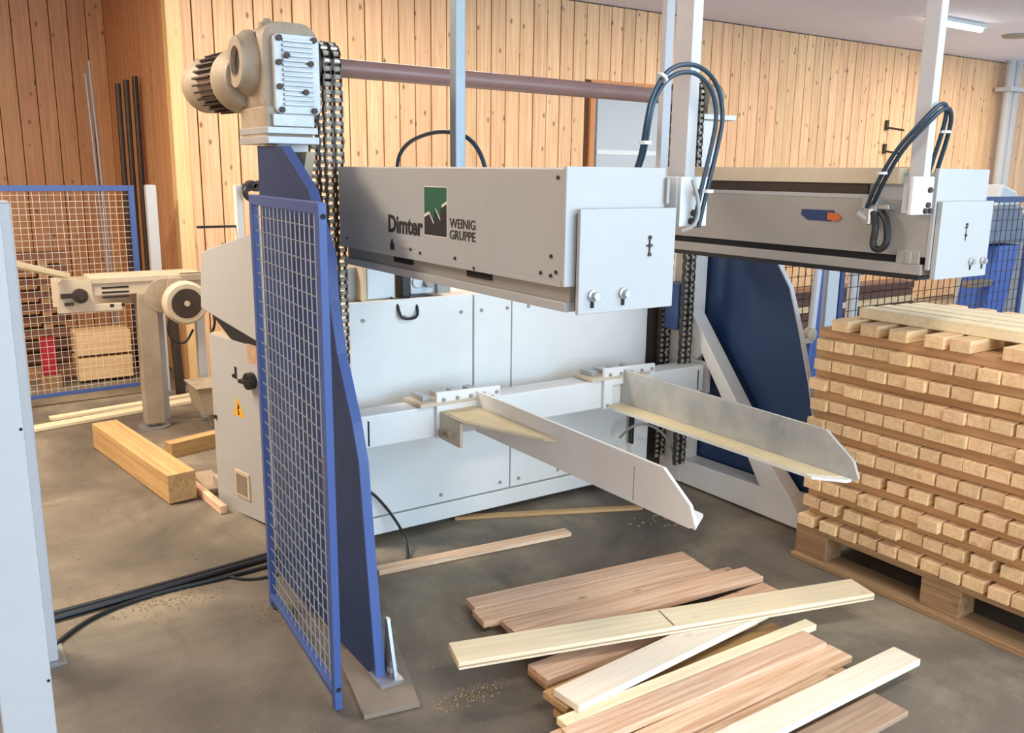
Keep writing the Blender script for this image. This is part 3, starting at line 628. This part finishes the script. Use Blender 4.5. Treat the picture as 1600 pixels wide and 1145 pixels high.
# ------------------------------------------------------------------ mesh panels
def mesh_panel(name, label, p0, p1, z0, z1, pitch_, mat='bluefence', wmat='wire', wire_r=.0019, rail=.03, group=None):
    p0 = V((*p0, 0)); p1 = V((*p1, 0)); d = (p1-p0); Lw = d.length; d.normalize(); n = V((-d.y, d.x, 0))
    o = thing(name, label, 'fence', p0+V((0, 0, z0)), group=group)
    mt = Matrix((d, n, V((0, 0, 1)))).transposed()
    def bar(a, b, za, zb, nm, lab=None, dep=.022):
        c = p0+d*((a+b)/2)+V((0, 0, (za+zb)/2)); part(nm, MB().cbox(c, b-a, dep, zb-za, mt), mat, o, lab, .002)
    bar(0, rail, z0, z1, 'stile'); bar(Lw-rail, Lw, z0, z1, 'stile')
    bar(rail, Lw-rail, z1-rail, z1, 'top_rail'); bar(rail, Lw-rail, z0+.03, z0+.03+rail*.7, 'bottom_rail')
    mb = MB(); k = int((Lw-rail*2)/pitch_)
    for i in range(1, k+1):
        c = p0+d*(rail+(Lw-2*rail)*i/(k+1)); mb.cyl(c+V((0, 0, z0+.03)), c+V((0, 0, z1-.01)), wire_r, seg=4)
    k = int((z1-z0-.06)/pitch_)
    for i in range(1, k+1):
        z = z0+.04+(z1-z0-.06)*i/(k+1); mb.cyl(p0+d*.012+n*.003+V((0, 0, z)), p0+d*(Lw-.012)+n*.003+V((0, 0, z)), wire_r, seg=4)
    part('wire_mesh', mb, wmat, o, 'galvanised wire mesh' if wmat == 'wire' else 'pale wire mesh' if wmat == 'wirelight' else 'dark wire mesh')
    return o
F = mesh_panel('mesh_panel', 'blue framed wire mesh safety panel standing in front of the left frame', (.858, 2.124), (.915, 2.845), .012, 1.42, .046)
part('lock_plate', MB().box(.868, .874, 2.17, 2.21, .60, .74), 'zinc', F, 'small lock plate')
boltset([(.859, 2.1235, 1.385), (.859, 2.1235, .075)], (0, -1, 0), .007, .002, 'dark', F, None, 'hole', 10)
mesh_panel('mesh_panel', 'blue framed wire mesh panel below the dark pipes at far left', (-.15, 6.15), (1.235, 6.24), .03, 1.385, .040, rail=.035, wire_r=.0016, wmat='wirelight')
mesh_panel('mesh_panel', 'wire mesh panel with dark blue rail behind the lumber stack', (4.50, 3.25), (6.75, 3.32), .02, 1.372, .075, rail=.04, wire_r=.0028, wmat='pipe', mat='blue')
mesh_panel('mesh_panel', 'wire mesh panel seen between right blue plate and pale post', (3.62, 3.24), (4.34, 3.25), .02, 1.372, .06, rail=.04, wire_r=.0026, wmat='pipe')
def fpost(name, label, x0, x1, y0, y1, z, foot=True):
    o = thing(name, label, 'post', ((x0+x1)/2, (y0+y1)/2, 0))
    part('tube', MB().box(x0, x1, y0, y1, .008, z), 'post', o, bevel=.005)
    part('cap', MB().box(x0+.003, x1-.003, y0+.003, y1-.003, z, z+.004), 'black' if z > 2 else 'post', o)
    if foot: part('foot_plate', MB().box(x0-.02, x1+.02, y0-.02, y1+.02, 0, .008), 'zinc', o)
    return o
a = fpost('fence_post', 'nearest pale grey fence post cut off by the left edge', .055, .172, 2.29, 2.40, 1.41, False)
boltset([(.165, 2.29, z) for z in (.25, .9)], (0, -1, 0), .004, .001, 'dark', a, None, 'hole', 8)
fpost('fence_post', 'second pale grey fence post just behind the nearest one', .13, .239, 2.84, 2.93, 1.40)
fpost('fence_post', 'pale fence post at the corner behind the conveyor', 1.30, 1.365, 6.19, 6.25, 1.385)
fpost('fence_post', 'white fence post between blue rails left of the lumber stack', 4.36, 4.46, 3.22, 3.30, 1.38)
fpost('fence_post', 'thin grey post behind the top boards of lumber', 4.86, 4.92, 3.40, 3.45, 1.38)
np_ = mesh_panel('mesh_panel', 'dark blue edge of a mesh panel left of the nearest post', (-.60, 2.33), (.05, 2.335), .03, 1.40, .045)
lv = thing('lever_strut', 'grey lever strut with a joint left of the white fence post', 'strut', (4.18, 3.2, .3))
part('tube', MB().cyl((4.20, 3.19, .63), (4.24, 3.20, 1.15), .022, seg=10), 'post', lv, smooth=True)
part('tube', MB().cyl((4.18, 3.19, .1), (4.20, 3.19, .60), .02, seg=10), 'bluefence', lv, smooth=True)
part('joint', MB().lathe((4.19, 3.16, .615), (0, 1, 0), [(0, .02), (.01, .04), (.05, .04), (.06, .02)], 14).box(4.13, 4.2, 3.17, 3.2, .57, .60), 'cast', lv, smooth=True)

# ------------------------------------------------------------------ conveyor at back left
K = thing('roller_conveyor', 'dusty infeed conveyor on a pale post behind the cabinet', 'conveyor', (1.05, 5.36, 0))
part('side_rail', MB().box(.63, 1.40, 5.34, 5.36, .80, .885), 'creamd', K, bevel=.003)
part('top_plate', MB().box(.80, 1.40, 5.33, 5.60, .868, .90), 'creamd', K, bevel=.003)
part('lower_rail', MB().box(.625, .95, 5.335, 5.36, .715, .755), 'creamd', K, bevel=.003)
part('back_rail', MB().box(.63, 1.40, 5.58, 5.60, .72, .885), 'creamd', K)
part('end_bracket', MB().prism([(.62, .72), (.80, .72), (.80, .89), (.66, .905), (.64, .88)], 'y', 5.328, 5.34), 'creamd', K)
part('tension_roller', MB().lathe((.735, 5.328, .81), (0, -1, 0), [(0, .04), (.03, .04), (.032, .018), (.06, .018)], 16).box(.64, .72, 5.31, 5.33, .80, .825).box(.655, .70, 5.31, 5.33, .76, .775), 'pipe', K, 'dark tension roller', smooth=True)
sb = MB()
for z in (.785, .812, .838): sb.box(.85, .99, 5.3375, 5.3415, z, z+.010)
sb.box(.885, .905, 5.333, 5.336, .735, .752).box(.945, .962, 5.333, 5.336, .735, .752)
part('slot', sb, 'dark', K, 'dark slots')
part('column', MB().box(1.03, 1.135, 5.33, 5.43, .03, .80), 'cast', K, 'dusty support column', .004)
part('column', MB().box(1.16, 1.20, 5.50, 5.58, 0, .80), 'post', K, bevel=.003)
part('column', MB().box(1.37, 1.42, 5.42, 5.47, 0, .78), 'post', K, bevel=.003)
part('foot', MB().cyl((1.08, 5.38, 0), (1.08, 5.38, .012), .09, seg=20).cyl((1.08, 5.38, .012), (1.08, 5.38, .05), .02, seg=10), 'zinc', K)
part('chain_guard', MB().cyl((1.17, 5.325, .78), (1.17, 5.345, .78), .10, seg=24), 'cast', K, bevel=.003)
KM = thing('conveyor_motor', 'round cream electric motor on the conveyor end', 'motor', (1.268, 5.30, .745))
part('barrel', MB().lathe((1.268, 5.36, .745), (0, -1, 0), [(-.1, .09), (.06, .095), (.10, .125), (.14, .125), (.16, .11)], 28), 'creamd', KM, smooth=True)
part('fan_grille', MB().lathe((1.268, 5.20, .745), (0, -1, 0), [(0, .086), (.004, .083)], 24), 'pipe', KM, 'dark fan grille')
part('hub', MB().cyl((1.268, 5.196, .745), (1.268, 5.19, .745), .016, seg=14), 'creamd', KM)
part('terminal_box', MB().box(1.19, 1.27, 5.28, 5.37, .82, .885).box(1.27, 1.42, 5.30, 5.38, .86, .90), 'cast', KM, bevel=.004)
part('cable', MB().tube([(1.20, 5.27, .70), (1.16, 5.26, .60), (1.19, 5.26, .52), (1.26, 5.26, .50), (1.31, 5.27, .58)], .007), 'black', KM)
part('cable', MB().tube([(1.42, 5.27, .70), (1.44, 5.26, .62), (1.41, 5.26, .54)], .008), 'black', KM)
def lyingboard(name, label, c, L_, W_, H_, ang, mat, cat='board', tilt=0.0, group=None, bev=.002):
    o = bpy.data.objects.new(name, boxmesh(name, L_, W_, H_, mat, bev)); COL.objects.link(o)
    o.matrix_world = T(c) @ Matrix.Rotation(R(ang), 4, 'Z') @ Matrix.Rotation(R(tilt), 4, 'Y'); MW[o] = o.matrix_world.copy()
    return tag(o, label, cat, group)
pa, pb = V((.40, 4.9, 1.035)), V((.68, 5.40, .915))
dv = (pb-pa).normalized(); nv = V((-dv.y, dv.x, 0)).normalized()
bo = bpy.data.objects.new('timber_board', boxmesh('timber_board', (pb-pa).length+.35, .055, .028, 'plankpale', .002)); COL.objects.link(bo)
mt_ = Matrix((dv, nv, dv.cross(nv))).transposed().to_4x4(); mt_.translation = pb-dv*((pb-pa).length+.35)/2; bo.matrix_world = mt_; MW[bo] = mt_
tag(bo, 'long pale board slanting onto the left end of the conveyor', 'board')

# ------------------------------------------------------------------ stored things behind the left mesh
random.seed(3)
for i, x in enumerate((1.372, 1.43, 1.492)):
    z = 2.09+.03*i
    single('steel_pipe', MB().cyl((x-.01, 7.2, 0), (x+.0, 7.2, z), .021, seg=10), 'pipe', ('leftmost', 'middle', 'rightmost')[i]+' of three dark steel pipes leaning in the recess', 'pipe', (x, 7.2, 0), 'dark pipes in the recess', smooth=True)
for i, (x, z) in enumerate(((1.17, 2.15), (1.20, 2.24))):
    single('thin_rod', MB().cyl((x+.03, 7.1, 0), (x, 7.25, z), .009, seg=8), 'wire', ('shorter', 'taller')[i]+' thin pale rod standing left of the dark pipes', 'rod', (x, 7.2, 0), 'thin rods in the recess', smooth=True)
single('upright_pipe', MB().cyl((1.405, 6.08, 0), (1.385, 6.08, .56), .032, seg=14), 'pipe', 'short dark pipe standing behind the conveyor post at the corner', 'pipe', (1.405, 6.08, 0), smooth=True)
stack = boxmesh('stored_board', 1.0, .09, .045, 'darkstack', .002)
names = ('bottom', 'second', 'third', 'fourth', 'fifth', 'sixth', 'seventh', 'eighth', 'ninth', 'tenth', 'eleventh', 'twelfth')
for r_ in range(9):
    for c_ in range(2):
        o = piece('stored_board', stack, None, T((.40+random.uniform(-.03, .03), 7.06+c_*.10, .16+r_*.09)))
        tag(o, 'dark stored board behind the far mesh, %s layer up, %s one' % (names[r_], ('front', 'rear')[c_]), 'board', 'stored boards behind the far mesh')
    o = piece('stored_board', stack, None, T((.40, 7.08, .16+r_*.09+.045)) @ Matrix.Scale(.98, 4, (1, 0, 0))) if False else None
bl = boxmesh('spacer', .06, .18, .043, 'palletw', .002)
for r_ in range(9):
    for x in (.05, .75):
        o = piece('spacer_block', bl, None, T((x, 7.11, .1155+r_*.09))); tag(o, 'small wood spacer in the far dark stack, %s layer, %s end' % (names[r_], 'left' if x < .3 else 'right'), 'spacer', 'spacers in the far dark stack')
lyingboard('pallet_runner', 'wood runner under the far dark stack', (.40, 7.10, .047), 1.0, .2, .09, 0, 'palletw', 'runner')
for i, (x, z) in enumerate(((1.06, .10), (1.06, .28))):
    single('wooden_crate', MB().box(x-.18, x+.18, 6.75, 7.0, z-.08, z+.08), 'lumber', ('lower', 'upper')[i]+' pale wooden crate behind the far mesh', 'crate', (x, 6.88, z-.08), 'crates behind the far mesh', .004)
lyingboard('wood_block', 'wood block under the red box behind the far mesh', (.70, 6.75, .049), .13, .14, .098, 0, 'palletw', 'block')
rbx = thing('red_box', 'red plastic box standing behind the far mesh', 'box', (.70, 6.75, .1))
part('body', MB().box(.655, .745, 6.70, 6.80, .10, .34), 'red', rbx, bevel=.006)
part('lid', MB().box(.65, .75, 6.695, 6.805, .33, .35), 'red', rbx, bevel=.003)

# ------------------------------------------------------------------ floor timbers at left
# thick glued timber
lyingboard('glued_timber', 'thick square glued timber lying on the floor at left', (.840, 4.58, .073), 1.10, .128, .135, 97.3, 'timber', 'timber')
lyingboard('timber_offcut', 'brown timber offcut behind the thick square timber', (1.25, 4.81, .041), .50, .075, .08, 16, 'timber', 'timber')
lyingboard('wood_batten', 'slim light batten leaning past the near end of the thick timber', (1.005, 4.05, .020), .52, .03, .038, 94, 'plank', 'batten')
lyingboard('floor_board', 'long pale board along the floor before the far mesh, front', (.98, 5.76, .012), 1.05, .09, .02, 12, 'plankpale')
lyingboard('floor_board', 'long pale board along the floor before the far mesh, rear', (1.10, 5.93, .012), 1.05, .06, .02, 10, 'plankpale')
single('steel_tray', MB().prism([(1.30, .10), (1.46, .10), (1.46, .26), (1.27, .26)], 'y', 5.10, 5.36).box(1.26, 1.47, 5.09, 5.37, .26, .268).box(1.36, 1.40, 5.2, 5.24, 0, .10), 'cast', 'dusty steel tray between conveyor and cabinet', 'tray', (1.37, 5.2, 0), bevel=.003)
single('floor_bracket', MB().box(1.02, 1.12, 4.05, 4.33, 0, .035).box(1.07, 1.16, 3.98, 4.12, .0, .08), 'cast', 'dusty grey foot bracket left of the beige cabinet', 'bracket', (1.08, 4.1, 0), bevel=.006)

# cables on the floor
def cable(path, r, label): return single('floor_cable', MB().tube(path, r, 8), 'black', label, 'cable', path[0], 'cables on the floor', smooth=True)
cable([(.0, 3.15, .012), (.271, 3.165, .012), (.59, 3.19, .012), (1.02, 3.24, .012), (1.30, 3.28, .012)], .011, 'thick black cable on the floor, rear of the bundle')
cable([(.0, 3.10, .012), (.271, 3.13, .012), (.59, 3.165, .012), (1.02, 3.215, .012), (1.30, 3.25, .012)], .011, 'thick black cable on the floor, front of the bundle')
cable([(.20, 2.88, .008), (.27, 2.99, .008), (.40, 3.10, .008), (.60, 3.15, .008), (.85, 3.14, .008), (1.1, 3.16, .008)], .007, 'thin black cable curving away from the bundle')
cable([(.84, 3.16, .006), (.90, 3.08, .006), (1.0, 3.06, .006), (1.12, 3.10, .006), (1.2, 3.2, .006)], .005, 'thin looped cable behind the blue mesh panel')
single('panel_cable', MB().tube([(1.425, 3.12, .235), (1.45, 3.11, .21), (1.50, 3.10, .14), (1.54, 3.07, .06), (1.52, 2.98, .01), (1.46, 2.88, .008)], .006, 8), 'black', 'black cable running from the white panel down to the floor', 'cable', (1.425, 3.12, .235), smooth=True)
single('frame_cable', MB().tube([(2.70, 3.08, .27), (2.70, 3.02, .33), (2.74, 3.0, .352), (2.82, 3.0, .335), (2.92, 3.0, .27), (2.99, 3.0, .15)], .006, 8), 'greyd', 'grey cable bowing before the right chain', 'cable', (2.70, 3.08, .27), smooth=True)

# board under the frame foot
single('foot_board', MB().prism([(.905, 2.06), (1.065, 2.03), (1.17, 2.40), (.975, 2.42)], 'z', 0, .012), 'greyboard', 'grey board under the foot of the left blue frame', 'board', (1.0, 2.2, 0), bevel=.001)
lyingboard('floor_lath', 'pale lath on the floor below the left fork', (1.758, 2.84, .010), .85, .055, .018, -6.2, 'plank')
lyingboard('floor_lath', 'thin brown lath on the floor along the housing', (2.25, 3.02, .008), .86, .035, .014, -24, 'timber')

# ------------------------------------------------------------------ pile of planks in front
TH = .022
PL = [  # name, label, x, y, top z, L, W, angle, material
 ('lower', 'larch plank at the far left edge of the pile', 1.925, 2.352, .047, .93, .082, -7.5, 'plank'),
 ('lower', 'larch plank second from the far left of the pile', 1.905, 2.260, .046, .94, .094, -7.5, 'plank'),
 ('lower', 'hidden larch plank under the far left planks', 1.93, 2.305, .023, .90, .13, -7.5, 'plank'),
 ('low2', 'larch plank lying low below the longest pale plank', 1.96, 2.149, .046, .96, .098, -7.3, 'plank'),
 ('p3', 'plank with white edge right behind the longest pale plank', 1.955, 2.070, .070, 1.00, .096, -5.5, 'plank'),
 ('p5', 'larch plank passing under the longest pale plank', 1.928, 1.930, .0475, 1.04, .10, -.6, 'plank'),
 ('p5b', 'brown plank end below the dark shadow at left of pile', 1.915, 1.935, .025, 1.0, .10, -1.5, 'timber'),
 ('p6', 'pale ribbed plank pointing under the longest plank', 1.790, 1.772, .088, .86, .105, 5.1, 'plankwhite'),
 ('p6b', 'brown broken plank end under the pale ribbed plank', 1.77, 1.80, .064, .84, .10, 3.5, 'timber'),
 ('p7', 'narrow yellowish plank in the middle of the pile', 1.816, 1.675, .065, 1.02, .046, -.6, 'plankpale'),
 ('p8', 'wide pinkish plank in the middle of the pile', 1.770, 1.604, .066, .97, .090, -.7, 'plank'),
 ('p8b', 'lower plank under the wide pinkish plank', 1.76, 1.63, .0435, .98, .11, .0, 'plank'),
 ('p9', 'plank with rounded end next to the front white plank', 1.790, 1.520, .0455, .99, .086, .4, 'plank'),
 ('p9b', 'tan plank partly below the front white plank', 1.74, 1.431, .0435, .86, .08, 1.0, 'plank'),
 ('p0', 'bottom plank of the pile near the front', 1.78, 1.48, .022, .92, .17, .6, 'plank'),
 ('p0b', 'bottom plank of the pile in the middle', 1.82, 1.69, .022, .92, .2, .0, 'timber'),
 ('p0c', 'bottom plank of the pile at the rear', 1.93, 1.93, .012, .92, .14, -1.0, 'timber'),
 ('p10', 'front white plank reaching out to the right of the pile', 1.918, 1.376, .069, .98, .090, .2, 'plankwhite'),
 ('p11', 'worn brown board on the floor at the front right', 1.91, 1.295, .018, .60, .112, .1, 'worn'),
]
for nm, lab, x, y, z, L_, W_, a, mt in PL:
    lyingboard('wood_plank', lab, (x, y, z-TH/2), L_, W_, TH if z > .02 else z, a, mt, 'plank', 0, 'planks in the pile', .0025)
yp = thing('wood_plank', 'longest pale yellow plank lying across the whole pile', 'plank', (1.901, 1.871, .088), R(-15.3), 'planks in the pile')
def lpart(name, me, par, loc):
    o = bpy.data.objects.new(name, me); COL.objects.link(o); o.parent = par; o.location = loc; return o
lpart('board', boxmesh('board', 1.463, .120, .024, 'plankpale', .0025), yp, (0, 0, .014))
lpart('groove', boxmesh('groove', 1.462, .003, .005, 'worn'), yp, (0, -.0595, .013))
lpart('mark', boxmesh('mark', .006, .10, .0006, 'greyboard'), yp, (-.03, 0, .0262))

# ------------------------------------------------------------------ pallet and lumber stack
X0 = 2.83
Pt = thing('wooden_pallet', 'wooden pallet under the tall lumber stack', 'pallet', (3.23, 1.53, 0))
for x in (X0+.05, X0+.40, X0+.75):
    part('bottom_board', MB().box(x-(.075 if x < X0+.1 else .05), x+.05, .92, 2.14, 0, .022), 'palletw', Pt, bevel=.003)
    for (a, b) in ((1.995, 2.14), (1.455, 1.60), (.92, 1.065)):
        part('block', MB().box(x-.05, x+.05, a, b, .022, .100), 'palletw', Pt, bevel=.004)
for (a, b) in ((1.995, 2.14), (1.455, 1.60), (.92, 1.065)):
    part('stringer', MB().box(X0, X0+.80, a, b, .100, .122), 'palletw', Pt, bevel=.002)
for i in range(5):
    x = X0+.002+i*.17; part('deck_board', MB().box(x, x+.115, .92, 2.14, .122, .144), 'palletw', Pt, bevel=.002)
random.seed(11)
HB = .042; HC = .0352
lm = [boxmesh('lumber', .80, .074, HB, 'lumber', .0025), boxmesh('lumber', .80, .070, HB, 'lumber', .0025)]
cm = boxmesh('cross_timber', .085, 1.20, HC, 'lumbery', .0025)
ords = ('first', 'second', 'third', 'fourth', 'fifth', 'sixth', 'seventh', 'eighth', 'ninth', 'tenth', 'eleventh', 'twelfth', 'thirteenth', 'fourteenth', 'fifteenth', 'sixteenth')
z = .1445
for r_ in range(10):
    y = 2.135+random.uniform(-.02, .01); i = 0
    loose = r_ < 4
    while y > 1.0 and i < 16:
        m_ = random.choice(lm); xo = random.uniform(-.012, .012) + (random.choice((0, 0, -.012)) if loose else 0)
        o = piece('lumber_piece', m_, None, T((X0+.40+xo, y-.037, z+HB/2)) @ Matrix.Rotation(R(random.uniform(-.4, .4)), 4, 'Z'))
        tag(o, 'sawn lumber end in %s row up of the pallet stack, %s from left' % (ords[r_] if r_ < 9 else 'topmost full', ords[i]), 'lumber', 'lumber ends in the pallet stack')
        y -= .0755+(random.choice((.004, .008, .014, .026)) if loose else random.choice((.0015, .0015, .004))); i += 1
    z += HB+.0008
    nc = 8 if r_ == 9 else 2
    xs = [X0+.075+random.uniform(-.010, .012)]+([X0+.172+.0885*k for k in range(7)] if nc == 8 else [X0+.66])
    for k, xx in enumerate(xs):
        o = piece('cross_timber', cm, None, T((xx, 1.53+random.uniform(-.015, .015), z+HC/2)))
        lab = ('long crosswise timber above lumber row %s, front one' % ords[r_]) if k == 0 else (('long crosswise timber above lumber row %s, rear one' % ords[r_]) if nc == 2 else 'crosswise timber in the top bed of the stack, %s back' % ords[k])
        tag(o, lab, 'timber', 'crosswise timbers in the pallet stack')
    z += HC+.0008
z -= 0
for i, (a, b) in enumerate(((2.062, 1.99), (1.942, 1.87), (1.824, 1.752), (1.692, 1.62), (1.604, 1.532), (1.43, 1.358), (1.32, 1.248))):
    o = piece('lumber_piece', lm[1], None, T((X0+.405+random.uniform(-.01, .01), (a+b)/2, z+HB/2)))
    tag(o, 'spaced lumber piece on top of the stack, %s from left' % ords[i], 'lumber', 'spaced lumber on the stack top')
z += HB+.0008
tm = boxmesh('top_board', .075, 1.15, .04, 'plankpale', .0025)
for i, xx in enumerate((X0+.155, X0+.25, X0+.345, X0+.43)):
    o = piece('top_board', tm, None, T((xx, 2.03-.575-.012*i, z+.02)))
    tag(o, 'pale long board on the very top of the stack, %s from the front' % ords[i], 'board', 'long boards on the stack top')

# ------------------------------------------------------------------ background at right
random.seed(5)
bs = boxmesh('stored_plank', 1.5, .11, .05, 'darkstack', .003)
bs2 = boxmesh('stored_plank', 1.5, .11, .05, 'lumber', .003)
def bstack(cx, cy, rows, cols, label, meshes, grp):
    for r_ in range(rows):
        for c_ in range(cols):
            o = piece('stored_plank', meshes[r_ % len(meshes)], None, T((cx+random.uniform(-.04, .04), cy+c_*.12, .13+r_*.055)))
            tag(o, '%s, %s layer up, %s from the front' % (label, names[r_], ords[c_]), 'plank', grp)
        # bearers
    for dx in (-.6, 0, .6):
        o = piece('stack_bearer', boxmesh('stack_bearer', .1, cols*.12, .10, 'palletw', .003), None, T((cx+dx, cy+(cols-1)*.06, .052)))
        tag(o, '%s, bearer block under its %s' % (label, {-.6: 'left end', 0: 'middle', .6: 'right end'}[dx]), 'bearer', grp)
bstack(6.15, 4.30, 10, 2, 'brown stored plank behind the lumber stack', [bs, bs, bs, bs2], 'stored planks behind the right mesh')
bstack(4.9, 4.6, 11, 2, 'mixed stored plank behind the pale post', [bs2, bs, bs2], 'stored planks behind the pale post')
bmx = thing('blue_machine', 'bright blue machine with grey hood behind the right mesh', 'machine', (8.3, 4.5, 0))
part('body', MB().prism([(8.28, .05), (8.62, .05), (8.74, .50), (8.82, .88), (8.42, .88), (8.38, .55)], 'y', 4.4, 4.7), 'bluemach', bmx, 'bright blue body', .02)
part('skirt', MB().box(8.2, 8.65, 4.38, 4.72, 0, .05), 'pipe', bmx)
part('hood', MB().prism([(8.20, .90), (8.86, .90), (8.74, 1.24), (8.25, 1.24)], 'y', 4.38, 4.72), 'greymach', bmx, 'blue grey hood', .02)
part('top_cover', MB().prism([(8.3, 1.24), (8.75, 1.24), (8.62, 1.38), (8.38, 1.44)], 'y', 4.4, 4.7), 'white', bmx, 'white sloping top', .02)
part('arm', MB().box(8.05, 8.42, 4.40, 4.50, .50, .56), 'greyboard', bmx, 'grey arm', .01)
wc = thing('white_cabinet', 'white equipment cabinet at the right edge behind mesh', 'cabinet', (9.6, 4.6, 0))
part('body', MB().box(9.0, 10.6, 4.45, 5.1, .05, 1.15), 'white', wc, bevel=.01)
part('plinth', MB().box(9.05, 10.55, 4.5, 5.05, 0, .05), 'dark', wc)
part('vent_slots', (lambda mb: [mb.box(9.15, 9.25, 4.445, 4.452, .70+i*.04, .715+i*.04) for i in range(8)] and mb)(MB()), 'dark', wc)
cpz = thing('ceiling_pipe', 'pale vertical pipe pair at the far right by the back wall', 'pipe', (11.6, 6.15, 0))
for dx in (0, .16): part('tube', MB().cyl((11.62+dx, 6.2, 0), (11.62+dx, 6.2, CZ), .055, seg=14), 'post', cpz, smooth=True)
part('clip', MB().box(11.5, 11.9, 6.1, 6.3, 2.55, 2.6), 'post', cpz)

random.seed(21)
cr = MB()
def crumbs(cx, cy, sx, sy, n, big=.0035):
    for _ in range(n):
        a, r_ = random.uniform(0, 6.28), random.random()**.7
        c = V((cx+math.cos(a)*sx*r_, cy+math.sin(a)*sy*r_, .0015)); q = random.uniform(.25, 1)*big
        cr.cbox(c, q*2, q, .003, Matrix.Rotation(random.uniform(0, 3), 3, 'Z'))
crumbs(.93, 2.80, .10, .14, 160); crumbs(1.22, 2.0, .14, .05, 120); crumbs(.62, 3.08, .22, .09, 140); crumbs(2.65, 2.72, .2, .1, 30, .01); crumbs(.5, 3.6, .5, .7, 80); crumbs(1.4, 2.5, .5, .4, 90)
o = single('sawdust', cr, 'dirt', 'loose sawdust crumbs scattered over the concrete floor', 'sawdust', (1, 2.5, 0)); o['kind'] = 'stuff'
